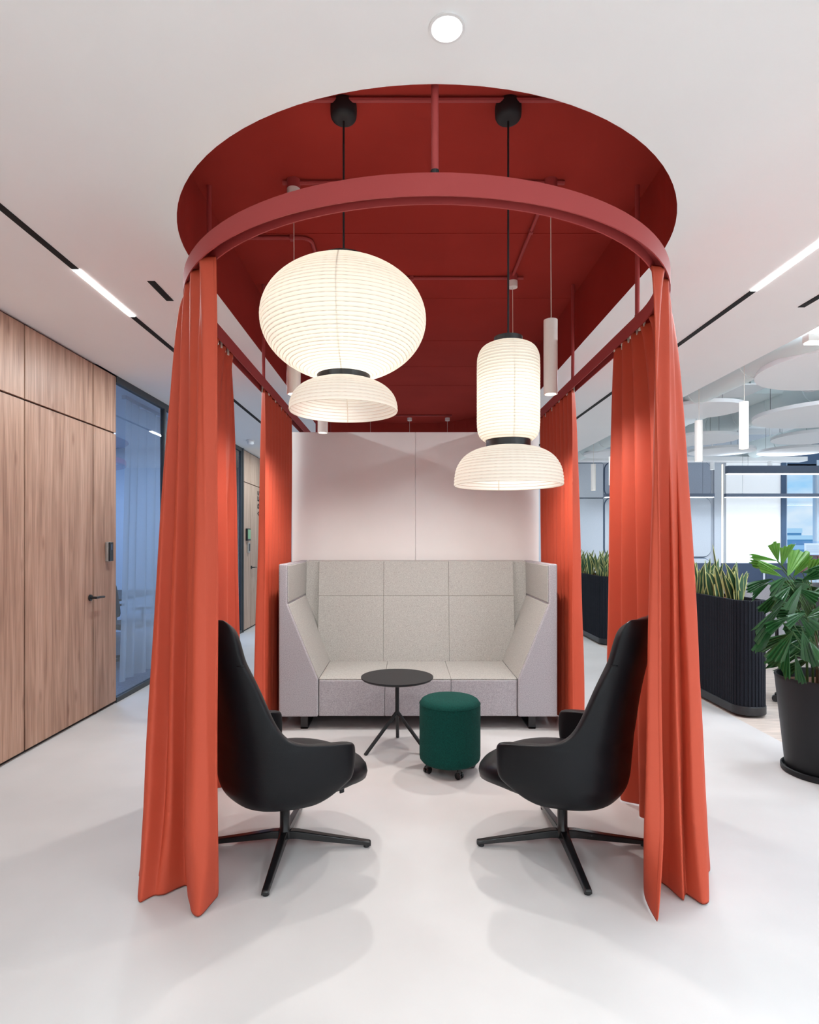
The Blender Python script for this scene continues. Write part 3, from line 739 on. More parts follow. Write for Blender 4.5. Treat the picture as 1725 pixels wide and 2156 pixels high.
# ------------------------------------------------------------------ lounge chairs
def lounge_chair(label, loc, deg):
    t = empty('lounge_chair', loc, math.radians(deg)); tag(t, label, 'armchair', 'black lounge chairs')
    # z, rear line, wing tip, half width of the full U
    rows = [(.262, -.205, -.04, .215), (.280, -.255, .0, .285), (.315, -.280, .055, .325), (.365, -.290, .125, .345), (.385, -.292, .155, .350), (.40, -.293, .165, .352), (.46, -.298, .172, .357), (.53, -.304, .172, .359),
            (.553, -.306, .155, .359), (.566, -.308, .05, .358), (.578, -.310, -.07, .357), (.60, -.313, -.145, .354), (.65, -.321, -.190, .347), (.72, -.335, -.222, .335), (.80, -.355, -.252, .318), (.87, -.375, -.282, .303),
            (.92, -.391, -.305, .290), (.945, -.399, -.316, .286), (1.01, -.418, -.332, .280), (1.07, -.433, -.346, .268), (1.11, -.440, -.362, .246), (1.13, -.437, -.378, .215)]
    nS = 24; R = []; e = 2/2.7; DU = .48
    for z, b, tip, w in rows:
        b += max(0, z-.65)*.05; tip += max(0, z-.65)*.02
        r = []; tm = math.acos((1-min(.999, (tip-b)/DU))**(1/e))
        for k in range(nS+1):
            th = (-1+2*k/nS)*tm
            lat = w*math.copysign(abs(math.sin(th))**e, th); fw_ = b+DU*(1-max(0, math.cos(th))**e)
            r.append((fw_, lat, z))
        R.append(r)
    sh = MB().grid(R).build('shell', 'leather', t, smooth=True, auto=False, solid=(.055, 1), sub=2)
    # check the solidify side: normals must point outwards so that thickness grows inwards
    me = sh.data; p = me.polygons[len(me.polygons)//2]; c = p.center
    if p.normal.dot(Vector((c.x+.1, c.y, 0))) < 0: me.flip_normals()
    sh.modifiers['solid'].offset = -1
    # seat cushion
    lay = [(.438, .0), (.440, .35), (.437, .65), (.430, .82), (.415, .93), (.392, .985), (.365, 1.0), (.34, .985), (.315, .93), (.292, .80), (.278, .55), (.272, .0)]
    R = []
    nA = 40
    for z, sc in lay:
        r = []
        for k in range(nA):
            a = 2*PI*k/nA; e = 2/2.5
            ca, sa = math.cos(a), math.sin(a)
            L = .37 if ca > 0 else .27
            if z < .36 and ca > 0: L *= 1
            x = .03+sc*L*math.copysign(abs(ca)**e, ca); y = sc*.305*math.copysign(abs(sa)**e, sa)
            q = max(0, x)/.4
            r.append((x, y, z-.045*q*q+(.03*q if z < .33 else 0)))
        r.append(r[0]); R.append(r)
    st = MB().grid(R).build('seat', 'leather', t, smooth=True, auto=False)
    bm = bmesh.new(); bm.from_mesh(st.data); bmesh.ops.remove_doubles(bm, verts=bm.verts, dist=.0005); bmesh.ops.recalc_face_normals(bm, faces=bm.faces); bm.to_mesh(st.data); bm.free()
    # headrest seam: a thin welt across the inside of the back
    wl_ = MB(); pts = []
    for k in range(17):
        u = -1+2*k/16; th = u*PI/2; e = 2/2.6; z, b, tip, w = .93, -.398+.060, -.305, .20
        pts.append((b+(tip-b)*(1-max(0, math.cos(th))**e), w*math.copysign(abs(math.sin(th))**e, th), z))
    wl_.tube(pts, .003, 6).build('headrest_seam', 'leather', t, smooth=True)
    # base
    MB().lathe([(.0001, .045), (.034, .045), (.034, .075), (.024, .095), (.024, .24), (.04, .262), (.09, .275), (.0001, .28)], 24).build('column', 'gloss_black', t, smooth='auto')
    for k in range(4):
        a = k*PI/2-math.radians(deg); ca, sa = math.cos(a), math.sin(a)
        mb = MB(); st_ = [(.0, .024, .046, .082), (.06, .022, .046, .080), (.2, .019, .030, .058), (.34, .017, .016, .038), (.405, .016, .010, .028), (.41, .015, .010, .022)]
        rr = []
        for d, hw, z0, z1 in st_:
            rr.append([(ca*d-sa*hw*q, sa*d+ca*hw*q, z) for q, z in ((-1, z0), (-.8, z1), (.8, z1), (1, z0), (-1, z0))])
        mb.grid(rr); i = len(mb.v)-5; mb.f.append((i, i+1, i+2, i+3))
        leg = mb.build('leg', 'gloss_black', t, bevel=.004, smooth='auto')
        MB().lathe([(.0001, 0), (.014, 0), (.014, .010), (.0001, .010)], 14, (ca*.388, sa*.388, 0)).build('foot', 'black_matte', leg)
    MB().tube([(.02, -.16, .268), (.03, -.19, .252)], .004, 8).build('tilt_lever', 'chrome', t)
    MB().box((.13, -.272, .302), (.152, -.266, .322)).build('fabric_tag', 'black_matte', t)
    return t
lounge_chair('black leather high back swivel chair at the left of the canopy', (-.572, 2.828, 0), 41)
lounge_chair('black leather high back swivel chair at the right of the canopy', (.752, 2.835, 0), 141)

# ------------------------------------------------------------------ planters with snake plants
def rounded(x0, y0, x1, y1, r, n=10):
    p = []
    for cx, cy, a0 in ((x1-r, y1-r, 0), (x0+r, y1-r, 90), (x0+r, y0+r, 180), (x1-r, y0+r, 270)):
        for k in range(n+1):
            a = math.radians(a0+90*k/n); p.append((cx+r*math.cos(a), cy+r*math.sin(a)))
    return p
def resample(poly, step):
    L = 0; out = []; n = len(poly); carry = 0
    for i in range(n):
        a, b = Vector(poly[i]), Vector(poly[(i+1) % n]); d = (b-a).length
        if d < 1e-6: continue
        u = carry
        while u < d:
            out.append((tuple(a+(b-a)*(u/d)), (b-a).normalized())); u += step
        carry = u-d
    return out
def planter(label, y0, y1, plants, ribstep):
    PX0, PX1, PZ = 2.742, 3.02, .965
    t = empty('planter', ((PX0+PX1)/2, (y0+y1)/2, 0)); ox, oy = t.location.x, t.location.y; tag(t, label, 'planter', 'long dark planters')
    def loc(poly): return [(x-ox, y-oy) for x, y in poly]
    core = loc(rounded(PX0+.012, y0+.012, PX1-.012, y1-.012, .115)); inn = loc(rounded(PX0+.035, y0+.035, PX1-.035, y1-.035, .095))
    MB().prism(core, .09, PZ-.05).build('body', 'planter_felt', t)
    n = len(core); mb = MB()   # raised rim
    mb.v = [(*p, PZ-.05) for p in core]+[(*p, PZ) for p in core]+[(*p, PZ) for p in inn]+[(*p, PZ-.05) for p in inn]
    for k in range(3):
        for j in range(n): mb.f.append((k*n+j, k*n+(j+1) % n, (k+1)*n+(j+1) % n, (k+1)*n+j))
    mb.build('rim', 'planter_felt', t)
    MB().prism(loc(rounded(PX0, y0, PX1, y1, .12)), .02, .092).build('plinth', 'black_metal', t, bevel=.006)
    soil = MB().prism(inn, PZ-.05, PZ-.03).build('soil', 'soil', t)
    # ribs, shared mesh
    proto = MB().prism([(-.013, 0), (-.010, -.008), (.010, -.008), (.013, 0)], .092, PZ).build('rib', 'planter_felt', t)
    me = proto.data; first = True
    for (x, y), d in resample(core, ribstep):
        o = proto if first else bpy.data.objects.new('rib', me)
        if not first: COL.objects.link(o); o.parent = t
        first = False
        o.location = (x, y, 0); o.rotation_euler = (0, 0, math.atan2(d.y, d.x))
    rng = random.Random(int(y0*10))
    for k in range(10):
        yy = rng.uniform(y0+.15, y1-.15)-oy; xx = rng.uniform(-.07, .07); a = rng.uniform(0, 3)
        MB().box((-.022, -.012, 0), (.022, .012, .016)).build('bark_chip', 'chip', soil, bevel=.004, loc=(xx, yy, PZ-.031), rot=(rng.uniform(-.2, .2), .2, a))
    for k, w in ((0, y0+.20), (1, y1-.25)):
        MB().tube([(PX1-ox+.0, w-oy, .035), (PX1-ox+.028, w-oy, .035)], .035, 18).build('castor', 'black_metal', t, smooth='auto')
    return t
def snake_leaf(parent, base, az, lean, length, width, rng):
    rows = []; uvs = []; n = 9; side = Vector((-math.sin(az+rng.uniform(-.8, .8)+1.2), math.cos(az+1.2), 0)).normalized()
    out = Vector((math.cos(az), math.sin(az), 0)); tw = rng.uniform(-.6, .6)
    for k in range(n+1):
        f = k/n
        c = Vector(base)+out*(lean*length*(f**1.5))+Vector((0, 0, 1))*(length*f*(1-.15*lean*f))
        w = width*(.55+.45*math.sin(min(1, f*1.5)*PI/2))*(1-f**3.2)+.0012
        a = tw*f; s = Vector((side.x*math.cos(a)-side.y*math.sin(a), side.x*math.sin(a)+side.y*math.cos(a), 0))
        nr = s.cross(Vector((0, 0, 1)))
        rows.append([c+s*(w*q)+nr*(abs(q)*w*.35) for q in (-1, -.5, 0, .5, 1)]); uvs.append([((q+1)/2, f) for q in (-1, -.5, 0, .5, 1)])
    return MB().grid(rows, uvs).build('leaf', 'snake_leaf', parent, smooth=True, auto=False, solid=(.003,))
def snake_plant(label, x, y, z, n, seed, hmax=.36, group='snake plants in the long planters'):
    t = empty('snake_plant', (x, y, z)); tag(t, label, 'plant', group); rng = random.Random(seed)
    for k in range(n):
        az = rng.uniform(0, 6.28); snake_leaf(t, (rng.uniform(-.05, .05), rng.uniform(-.08, .08), 0), az, rng.uniform(.05, .45), rng.uniform(.22, hmax), rng.uniform(.026, .040), rng)
    return t
planter('long dark ribbed planter of snake plants nearest the potted palm', 4.87, 6.75, 0, .027)
planter('long dark ribbed planter of snake plants farther along the corridor', 8.30, 10.15, 0, .040)
names = ['snake plant with yellow edged leaves at the near end of the big planter', 'snake plant second from the near end of the big planter', 'snake plant third from the near end of the big planter',
         'snake plant beside the right-hand curtain in the big planter', 'snake plant in the big planter hidden behind the curtain', 'snake plant at the back end of the big planter']
for k, nm in enumerate(names): snake_plant(nm, 2.88, 5.17+.26*k, .935, 10, 20+k, .38)
names = ['snake plant at the near end of the far planter', 'snake plant second from the near end of the far planter', 'snake plant in the middle of the far planter', 'snake plant beyond the middle of the far planter', 'snake plant at the back end of the far planter']
for k, nm in enumerate(names): snake_plant(nm, 2.88, 8.52+.34*k, .935, 11, 50+k, .42)
tall = [c for c in bpy.data.objects if c.name.startswith('snake_plant')][1]
snake_leaf(tall, (0, 0, 0), 2.4, .12, .50, .017, random.Random(3))

# ------------------------------------------------------------------ big pot and palm
pot = empty('plant_pot', (2.63, 3.72, 0)); tag(pot, 'tall tapered black plant pot at the right picture edge', 'plant pot')
MB().lathe([(.0001, .018), (.205, .018), (.212, .03), (.268, .585), (.272, .60), (.268, .61), (.258, .608), (.25, .595), (.245, .55), (.0001, .55)], 56).build('body', 'pot_black', pot, smooth='auto')
MB().lathe([(.0001, 0), (.228, 0), (.236, .008), (.236, .034), (.228, .038), (.22, .03), (.214, .018), (.0001, .018)], 56).build('saucer', 'pot_black', pot, smooth='auto')
MB().lathe([(.0001, .556), (.245, .552)], 40).build('soil', 'soil', pot)
palm = empty('potted_palm', (2.63, 3.72, .55)); tag(palm, 'leafy green fishtail palm growing in the black pot', 'plant')
po = palm.location
def fan_leaf(base, tip, width, m, rng, droop=.0):
    """pleated fishtail leaflet with a ragged end"""
    base, tip = Vector(base)-po, Vector(tip)-po; d = tip-base; L = d.length; d.normalize()
    s = d.cross(Vector((rng.uniform(-.4, .4), -1, rng.uniform(-.2, .5)))).normalized(); nr = s.cross(d)
    nq = 9; rows = []; uvs = []
    sk = rng.uniform(-.16, .16); ends = [.95-.10*abs(-1+2*k/(nq-1))**1.5+sk*(-1+2*k/(nq-1))+rng.uniform(-.08, .08) for k in range(nq)]
    for i in range(7):
        f = i/6; r = []; uu = []
        for k in range(nq):
            q = -1+2*k/(nq-1); w = width*(.03+.97*f**.85)
            ff = f*ends[k]
            p = base+d*(L*ff)+s*(q*w*.5)+nr*((.006 if k % 2 else -.006)*f)+Vector((0, 0, -droop*L*ff*ff))
            r.append(p); uu.append(((k % 2)*.5, f))
        rows.append(r); uvs.append(uu)
    return MB().grid(rows, uvs).build('leaf', m, palm, smooth=False, auto=False, solid=(.0015,))
rng = random.Random(11)
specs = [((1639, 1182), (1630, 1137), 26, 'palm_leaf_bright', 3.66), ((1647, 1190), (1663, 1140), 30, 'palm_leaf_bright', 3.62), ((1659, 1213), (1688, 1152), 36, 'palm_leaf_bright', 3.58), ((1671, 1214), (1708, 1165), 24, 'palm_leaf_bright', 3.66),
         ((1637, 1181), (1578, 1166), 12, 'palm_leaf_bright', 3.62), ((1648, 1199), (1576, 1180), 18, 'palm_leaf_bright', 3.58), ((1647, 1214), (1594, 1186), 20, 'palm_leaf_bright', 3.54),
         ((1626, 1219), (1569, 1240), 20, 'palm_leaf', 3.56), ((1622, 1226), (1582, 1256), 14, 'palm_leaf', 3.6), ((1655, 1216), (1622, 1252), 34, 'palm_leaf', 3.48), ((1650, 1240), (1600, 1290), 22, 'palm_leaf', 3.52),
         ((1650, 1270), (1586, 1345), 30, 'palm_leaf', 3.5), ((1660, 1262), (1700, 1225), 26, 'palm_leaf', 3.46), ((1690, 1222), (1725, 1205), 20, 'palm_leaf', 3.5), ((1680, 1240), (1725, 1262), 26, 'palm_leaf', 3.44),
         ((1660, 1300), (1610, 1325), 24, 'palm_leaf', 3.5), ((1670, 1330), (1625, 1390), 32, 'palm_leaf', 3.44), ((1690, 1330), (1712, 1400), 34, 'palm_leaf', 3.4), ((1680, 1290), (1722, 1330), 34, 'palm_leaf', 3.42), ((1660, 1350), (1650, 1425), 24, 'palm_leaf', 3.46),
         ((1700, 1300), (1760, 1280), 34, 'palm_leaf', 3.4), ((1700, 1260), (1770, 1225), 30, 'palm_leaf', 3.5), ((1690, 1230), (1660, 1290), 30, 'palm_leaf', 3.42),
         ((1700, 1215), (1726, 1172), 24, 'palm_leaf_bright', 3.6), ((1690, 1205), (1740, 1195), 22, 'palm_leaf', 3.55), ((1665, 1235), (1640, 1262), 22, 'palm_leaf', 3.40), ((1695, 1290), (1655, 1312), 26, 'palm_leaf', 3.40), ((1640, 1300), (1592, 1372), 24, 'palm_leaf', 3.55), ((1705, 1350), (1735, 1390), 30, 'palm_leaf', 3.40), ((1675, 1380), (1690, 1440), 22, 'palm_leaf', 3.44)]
for b, tp, w, m, Y in specs: fan_leaf(PX(*b, Y), PX(*tp, Y-rng.uniform(-.04, .08)), w*Y/F*1.15, m, rng, .06)
for k in range(46):
    z = rng.uniform(.70, 1.22); a = rng.uniform(0, 2*PI); r0 = rng.uniform(.04, .15); L = rng.uniform(.15, .25)
    b = Vector((po.x+r0*math.cos(a), po.y+r0*math.sin(a), z)); tp = b+Vector((math.cos(a)*L, math.sin(a)*L, rng.uniform(-.16, .07)))
    fan_leaf(b, tp, rng.uniform(.07, .12), 'palm_leaf', rng, .12)
for k in range(11):
    a = k*2*PI/11+rng.uniform(-.2, .2); r0 = rng.uniform(.03, .12); h = rng.uniform(.45, .66); r1 = r0+rng.uniform(.0, .08)
    MB().tube([(r0*math.cos(a), r0*math.sin(a), 0), (r0*1.05*math.cos(a), r0*math.sin(a), h*.5), (r1*math.cos(a), r1*math.sin(a), h)], [.008, .006, .003], 7).build('stem', 'stem_green' if k % 3 else 'stem_brown', palm, smooth=True)
for b, tp, w, m, Y in specs:
    p1 = PX(*b, Y)-po; p0 = Vector((p1.x*.3, p1.y*.3, max(.12, p1.z-.30)))
    MB().tube([p0, (p0+p1)/2+Vector((0, 0, .03)), p1], .003, 5).build('leaf_stalk', 'stem_green', palm, smooth=True)

# ------------------------------------------------------------------ office ceiling: ducts, discs, beams
def duct(label, x, z, r, y0, y1, rings=8):
    t = empty('air_duct', (x, y0, z)); tag(t, label, 'air duct', 'round ceiling ducts')
    MB().tube([(0, 0, 0), (0, y1-y0, 0)], r, 28).build('pipe', 'duct', t, smooth='auto')
    for k in range(rings):
        y = (y1-y0)*(k+.5)/rings; MB().tube([(0, y, 0), (0, y+.02, 0)], r+.008, 28).build('joint_band', 'duct', t, smooth='auto')
    for k in range(4):
        y = (y1-y0)*(k+.3)/4; MB().tube([(0, y, r), (0, y, ZX-z)], .004, 6).build('hanger', 'frame_dark', t)
duct('pale round air duct along the edge of the lowered ceiling', 3.12, 3.065, .15, -2, 11.6, 14)
duct('pale round air duct in the middle of the office ceiling', 4.75, 3.22, .17, 5.0, 11.6, 9)
duct('pale round air duct farther into the office', 6.6, 3.2, .16, 5.0, 11.6, 8)
cb = empty('cable_tray', (3.85, 6.9, 3.2)); tag(cb, 'perforated white cable tray with bundled hoses under the office ceiling', 'cable tray')
MB().box((-.25, -.3, 0), (.25, .3, .012)).build('tray', 'white_metal', cb)
for k in range(4): MB().tube([(.1+.05*k, -.28, .02), (.28+.05*k, -.4, -.03), (.5, -.5-.04*k, -.12), (.85, -.5, -.06+.02*k)], .018, 8).build('hose', 'white_metal', cb, smooth=True)
for k in range(4):
    for q in (-1, 1): MB().tube([(.2*q, -.25+.16*k, .012), (.2*q, -.25+.16*k, ZX-3.2)], .003, 5).build('hanger', 'frame_dark', cb)
tl_ = struct(MB().box((4.2, 7.2, 3.25), (8.5, 7.9, ZX)).build('trim_3', 'duct'), 'pale boxed ceiling beam in the office')
discs = [(3.77, 4.95, .74, 2.90, 'largest white acoustic disc at the right picture edge'), (3.31, 6.62, .43, 2.91, 'white acoustic disc beside the front right curtain'), (4.68, 6.55, .74, 2.84, 'wide white acoustic disc behind the nearer pendants'),
         (4.15, 8.35, .50, 2.88, 'white acoustic disc in the second row beside the curtain'), (5.17, 9.7, .50, 2.92, 'white acoustic disc behind the cylinder pendants'), (5.85, 8.4, .58, 2.92, 'white acoustic disc high at the right edge'),
         (6.35, 9.7, .52, 2.92, 'white acoustic disc above the window at the right edge'), (3.42, 9.9, .42, 2.90, 'white acoustic disc seen between the right-hand curtains')]
for x, y, r, z, lab in discs:
    t = empty('acoustic_disc', (x, y, z)); tag(t, lab, 'acoustic panel', 'white acoustic discs')
    MB().lathe([(.0001, 0), (r, 0), (r, .04), (.0001, .04)], 64).build('panel', 'disc_white', t, smooth='auto')
    for k in range(3):
        a = k*2*PI/3+.4; MB().tube([(r*.75*math.cos(a), r*.75*math.sin(a), .04), (r*.75*math.cos(a), r*.75*math.sin(a), ZX-z)], .0022, 5).build('cable', 'frame_dark', t)
def linear(label, x0, x1, y, z, h, w, m, power, mled='led_cool', up=1.7):
    t = empty('linear_light', (x0, y, z)); tag(t, label, 'linear lamp', 'linear office lamps'); L = x1-x0
    MB().box((0, -w/2, .012), (L, w/2, h)).build('body', m, t, bevel=.003)
    MB().box((.01, -w/2+.004, 0), (L-.01, w/2-.004, .012)).build('diffuser', mled, t)
    for q in (.1, .9): MB().tube([(L*q, 0, h), (L*q, 0, ZX-z)], .002, 5).build('cable', 'frame_dark', t)
    if power:
        light('linear_lamp', 'AREA', (L/2, 0, -.02), power, t, (.80, .90, 1), L, w)
        light('linear_lamp', 'AREA', (L/2, 0, h+.02), power*up, t, (.80, .90, 1), L, w, (PI, 0, 0))  # added uplight to brighten the dark void under the office ceiling
linear('white linear lamp high at the right picture edge', 2.9, 5.2, 4.3, 2.885, .065, .07, 'lamp_white', L_OFF*2.2)
linear('added unseen linear lamp in the office beside the viewer', 4.0, 7.4, 1.4, 2.885, .065, .07, 'lamp_white', L_OFF*2.4)  # added out of view to light discs, ceiling and floor from the right
linear('added unseen linear lamp in the office behind the viewer', 4.0, 7.4, -1.4, 2.885, .065, .07, 'lamp_white', L_OFF*2.4)  # second added lamp out of view, same purpose
linear('upper dark linear lamp in front of the window', 5.42, 9.0, 10.0, 2.59, .14, .10, 'fixture_dark', L_OFF, up=.35)
linear('dark linear lamp before the window, lower of the two', 5.93, 9.2, 11.0, 2.27, .075, .08, 'fixture_dark', L_OFF, up=.35)
linear('dark linear lamp before the grey wall panels', 3.70, 5.72, 11.0, 2.27, .075, .08, 'fixture_dark', L_OFF*.7, up=.35)
for k, (x, lab) in enumerate(((5.85, 'small white ceiling spot above the pale wall strip'), (6.95, 'small white ceiling spot above the dark linear lamp'), (4.0, 'small white ceiling spot by the far acoustic disc'))):
    t = empty('ceiling_spot', (x, 11.3, 2.82)); tag(t, lab, 'spotlight', 'small ceiling spots')
    MB().lathe([(.03, 0), (.04, 0), (.04, .16), (.0001, .16)], 16).build('body', 'white_metal', t, smooth='auto'); MB().lathe([(.0001, .005), (.03, .005)], 16).build('lens', 'led_cool', t)
    MB().tube([(0, 0, .16), (0, 0, ZX-2.82)], .01, 8).build('stem', 'white_metal', t)
struct(MB().box((2.9, 11.2, 2.98), (7.6, 11.45, 3.06)).build('trim_4', 'white_metal'), 'white ceiling beam before the far wall')

# ------------------------------------------------------------------ far wall: panels, lit strip, blind, window
kY = YB/F
def FX(x): return (x-VX)*kY
def FZ(y): return H+(VY-y)*kY
def wall_panel(x0, x1, z0, z1, m, r, nm='panel'):
    poly = rounded(x0, z0, x1, z1, r, 8)
    MB().prism(rounded(x0-.014, z0-.014, x1+.014, z1+.014, r+.014, 8), YB-.012, YB-.002, 'y').build('panel_groove_shade', 'frame_blue', wb)  # dark rim: panel groove with its shadow put into the colour
    return MB().prism(poly, YB-.035, YB-.0125, 'y').build(nm, m, wb, bevel=.004)
wall_panel(2.95, FX(1269), .3, FZ(1050), 'panel_pale', .02); wall_panel(2.95, FX(1269), FZ(1048), FZ(976), 'panel_pale', .02)
for z0, z1, m in ((FZ(976)-.69+.01, 3.06, 'panel_grey'), (FZ(1172), FZ(1048), 'panel_pale'), (.1, FZ(1176), 'panel_pale')):
    wall_panel(FX(1273), FX(1380), z0, z1, m, .16 if m == 'panel_pale' else .16)
    wall_panel(FX(1385), FX(1496), z0, z1, m, .16)
MB().box((FX(1502), YB-.05, .3), (FX(1517), YB-.002, FZ(975))).build('pilaster', 'panel_pale', wb)
st = empty('light_strip', (FX(1519.5), YB, .4)); tag(st, 'warm vertical light strip on the far wall', 'light strip')
MB().box((-.018, -.03, 0), (.018, -.002, FZ(978)-.4)).build('diffuser', 'led_warm', st)
# window and blind, right part of the far wall
w3 = empty('window_3', (FX(1525), YB, 0)); w3['kind'] = 'structure'; w3['label'] = 'far window with blue frames and sky behind'
wx = FX(1525)
def fbar(xa, xb, za, zb_, m, y0=-.06, y1=.06): MB().box((xa-wx, y0, za), (xb-wx, y1, zb_)).build('frame', m, w3)
fbar(FX(1640), FX(1650), .3, 3.1, 'frame_blue', -.10, .06); fbar(FX(1650), FX(1654), .3, 3.1, 'frame_pale'); fbar(FX(1716), FX(1722), .3, 3.1, 'frame_pale')
fbar(FX(1722), FX(1730), .3, 3.1, 'frame_pale'); fbar(FX(1654), XR, FZ(1047), FZ(1040), 'frame_pale', -.05, .05)
fbar(FX(1654), XR, FZ(1175), FZ(1165), 'frame_pale', -.05, .05); fbar(FX(1640), XR, FZ(990), FZ(978), 'frame_blue', -.05, .05)
for a, b in ((FX(1654), FX(1716)), (FX(1730), XR)):
    for c, d in ((FZ(1165), FZ(1047)), (FZ(1040), FZ(990))): MB().box((a-wx, -.006, c), (b-wx, .006, d)).build('pane', 'glass_clear', w3)
bl = empty('roller_blind', (FX(1526), YB-.06, FZ(1187))); tag(bl, 'white roller blind with a painted-in daylight glow beside the far window', 'blind')
MB().box((0, -.004, 0), (FX(1640)-FX(1526), .0, FZ(975)-FZ(1187))).build('cloth', 'blind', bl)
MB().tube([(0, -.02, FZ(975)-FZ(1187)+.02), (FX(1640)-FX(1526), -.02, FZ(975)-FZ(1187)+.02)], .03, 12).build('roller', 'white_metal', bl, smooth='auto')
MB().box((0, -.012, -.02), (FX(1640)-FX(1526), .006, .0)).build('bottom_bar', 'white_metal', bl)
struct(MB().box((7.6, YB, 0), (XR+.15, YB+.15, FZ(1175))).build('wall_back', 'frame_pale'), 'sill wall under the far window')
struct(MB().box((7.6, YB-.05, FZ(990)+.02), (XR+.15, YB+.15, ZX)).build('wall_back', 'frame_blue'), 'dark blue bulkhead over the far window')
# the building outside
bd = empty('office_building', (60, 85, -30)); tag(bd, 'distant white office block with strips of blue windows', 'building')
zt = PX(1700, 1127, 85).z; xl = PX(1645, 0, 85).x-60; xr_ = PX(1730, 0, 85).x-60
k = 0; zc2 = zt+30
xa = PX(1690, 0, 85).x-60
while k < 8:
    MB().box((xl, 0, zc2-.62), (xr_, 14, zc2)).build('wall_band', 'building_white', bd)
    MB().box((xl+.1, .35, zc2-1.42), (xr_-.3-.15*k, 13.8, zc2-.62)).build('window_strip', 'building_glass', bd)
    zc2 -= 1.42; k += 1
MB().box((xl, .2, zt+30), (xa, 12, zt+30.35)).build('window_strip', 'building_glass', bd)
MB().box((xl, 0, zt+30.35), (xa, 12, zt+31.0)).build('wall_band', 'building_white', bd)
MB().box((xl+.1, 3, zt+31.0), (xl+1.0, 6, zt+31.7)).build('roof_hut', 'building_glass', bd)
MB().box((xl, -.1, 0), (xr_, 14, zc2+30-30)).build('wall_band', 'building_white', bd)

# ------------------------------------------------------------------ office furniture behind the planters
ds = empty('desk_screen', (3.5, 7.0, 0)); tag(ds, 'long grey fabric desk screen behind the big planter', 'desk screen')
MB().box((0, 0, .30), (3.2, .04, .97)).build('panel', 'desk_screen', ds, bevel=.012)
for x in (.1, 3.0): MB().box((x, -.15, 0), (x+.06, .045, .03)).build('foot', 'white_metal', ds); MB().box((x+.01, .0, .03), (x+.05, .04, .30)).build('post', 'white_metal', ds)
dk = empty('desk', (3.5, 7.06, 0)); tag(dk, 'white office desk behind the grey desk screen', 'desk')
MB().box((0, 0, .71), (3.2, 1.5, .735)).build('desk_top', 'white_metal', dk, bevel=.003)
for x in (.05, 3.09):
    for y in (.05, 1.39): MB().box((x, y, 0), (x+.06, y+.06, .71)).build('leg', 'white_metal', dk)
for x, y, w, zc3, lab in ((4.55, 8.0, .56, .88, 'dark monitor back in the middle of the office desk'), (5.15, 8.0, .56, .88, 'dark monitor back standing by the palm'), (3.95, 8.0, .5, .88, 'dark monitor back beside the front right curtain')):
    t = empty('monitor', (x, y, .735)); tag(t, lab, 'monitor', 'office monitors')
    MB().box((-w/2, 0, .13), (w/2, .03, .43)).build('display', 'monitor_blue', t, bevel=.006)
    MB().box((-.03, .03, 0), (.03, .05, .3)).build('stand', 'grey_metal', t); MB().box((-.12, -.03, 0), (.12, .14, .012)).build('foot', 'grey_metal', t)
cbn = empty('cabinet', (5.45, 7.5, 0)); tag(cbn, 'pale blue office cabinet carrying the clear box', 'cabinet')
MB().box((-.62, -1.0, 0), (.7, -.6, 1.10)).build('body', 'cabinet_blue', cbn, bevel=.004)
for k in range(2): MB().box((-.6+.65*k, -1.015, .05), (.02+.65*k, -1.0, 1.06)).build('door', 'cabinet_blue', cbn, bevel=.003)
bx = empty('display_box', (4.78, 6.6, 1.10)); q = (PX(1693, 0, 6.6).x, PX(1760, 0, 6.6).x); bx.location.x = q[0]; wq = q[1]-q[0]
tag(bx, 'clear acrylic box with red and brown packs and papers', 'display box')
for a, b in (((0, 0, 0), (wq, .005, .36)), ((0, .2, 0), (wq, .205, .36)), ((0, .005, 0), (.005, .2, .36)), ((wq-.005, .005, 0), (wq, .2, .36))): MB().box(a, b).build('side', 'glass_clear', bx)
for k in range(4): MB().box((.02+k*.08, .03, .004), (.09+k*.08, .17, .20-.01*(k % 2))).build('pack', 'red_box' if k % 2 == 0 else 'brown_box', bx, bevel=.003)
pp = MB().box((.02, .02, .21), (wq-.06, .024, .335)).build('paper_sheet', 'paper_white', bx)
for k in range(4): MB().box((.04, .0185, .235+.022*k), (wq-.1-.03*(k % 2), .0199, .242+.022*k)).build('text_line', 'paper_line', pp)
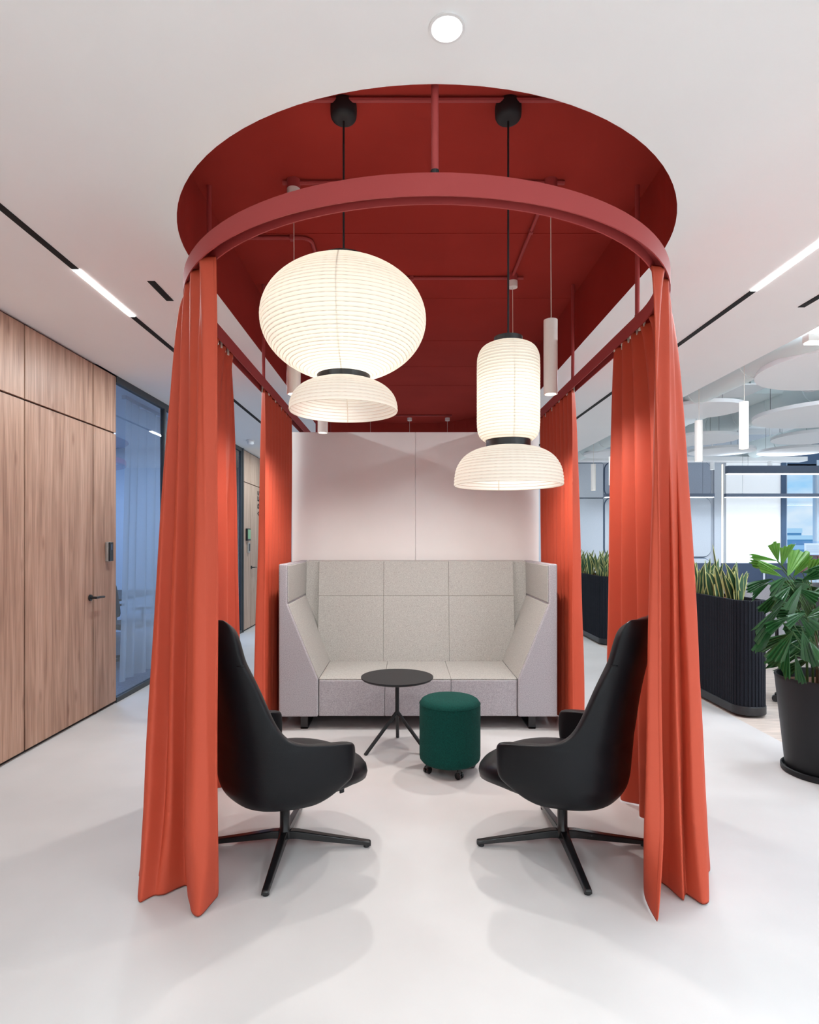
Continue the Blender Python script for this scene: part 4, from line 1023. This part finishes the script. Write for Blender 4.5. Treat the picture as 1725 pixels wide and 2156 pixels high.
def office_chair(label, loc, rz, seat='black_matte', back='black_matte'):
    t = empty('office_chair', loc, rz); tag(t, label, 'office chair', 'office chairs')
    MB().box((-.23, -.24, .44), (.23, .24, .51)).build('seat', seat, t, bevel=.03, seg=3)
    rows = [[(.20*q*(1-.12*abs(f-.4)), -.25-.06*f+.05*q*q, .58+.42*f) for q in (-1, -.5, 0, .5, 1)] for f in (0, .25, .5, .75, 1)]
    MB().grid(rows).build('backrest', back, t, smooth=True, auto=False, solid=(.035,), sub=1)
    MB().tube([(0, -.1, .44), (0, -.26, .47), (0, -.29, .62)], .02, 8).build('back_support', 'black_metal', t, smooth=True)
    MB().tube([(0, 0, .08), (0, 0, .44)], .026, 12).build('gas_lift', 'black_metal', t, smooth='auto')
    for k in range(5):
        a = k*2*PI/5; b = MB().tube([(0, 0, .10), (.29*math.cos(a), .29*math.sin(a), .07)], [.024, .015], 8).build('base_arm', 'black_metal', t, smooth='auto')
        w_ = MB(); x, y = .29*math.cos(a), .29*math.sin(a); w_.tube([(x-.022*math.sin(a), y+.022*math.cos(a), .03), (x+.022*math.sin(a), y-.022*math.cos(a), .03)], .03, 14); w_.tube([(x, y, .03), (x, y, .08)], .008, 8); w_.build('castor', 'black_metal', b, smooth='auto')
    for s in (-1, 1): MB().tube([(s*.22, 0, .46), (s*.28, 0, .5), (s*.28, 0, .66), (s*.28, .1, .68), (s*.28, -.12, .68)], .014, 8).build('armrest', 'black_metal', t, smooth=True)
office_chair('dark office chair behind the potted palm', (3.62, 5.25, 0), 2.6)
office_chair('dark office chair inside the glass meeting room', (-3.28, 7.05, 0), -.6)
mt = empty('meeting_table', (-4.0, 7.9, 0)); tag(mt, 'dark meeting table behind the glass wall', 'table')
MB().box((-.6, -.9, .71), (.45, .9, .74)).build('table_top', 'table_black', mt, bevel=.004)
for x in (-.5, .35):
    for y in (-.8, .75): MB().box((x, y, 0), (x+.05, y+.05, .71)).build('leg', 'black_metal', mt)
# sheer curtain in the meeting room
nS = 121; R = []
for k in range(21):
    f = k/20; z = 2.88*(1-f)+.03*f; r = []
    for j in range(nS):
        u = j/(nS-1); r.append((.035*math.sin(u*60)*(0.6+.5*f)+.012*math.sin(u*23+f*2)-.08*f*(1-u), u*(1.9+.1*f), z))
    R.append(r)
sc = empty('sheer_curtain', (-2.82, 6.0, 0)); tag(sc, 'sheer off white curtain hanging behind the glass wall', 'curtain')
MB().grid(R).build('cloth', 'sheer', sc, smooth=True, auto=False)
MB().box((-.02, -.05, 2.88), (.02, 2.1, 2.92)).build('track', 'white_metal', sc)
ml = empty('added_room_light', (-4.3, 7.6, HC)); tag(ml, 'added unseen ceiling light that brightens the meeting room', 'ceiling light')
MB().box((-.3, -.6, -.02), (.3, .6, -.001)).build('diffuser', 'led_cool', ml)
light('added_room_lamp', 'AREA', (0, 0, -.04), 75, ml, (.62, .76, 1), .6, 1.2)  # added bluish lamp, hidden from view, brightens the room behind the glass
ex_ = empty('exit_sign', (-3.78, 9.49, 2.42)); tag(ex_, 'small green lit exit sign behind the glass wall', 'sign')
MB().box((-.11, -.03, 0), (.11, 0, .11)).build('box', 'exit_green', ex_)
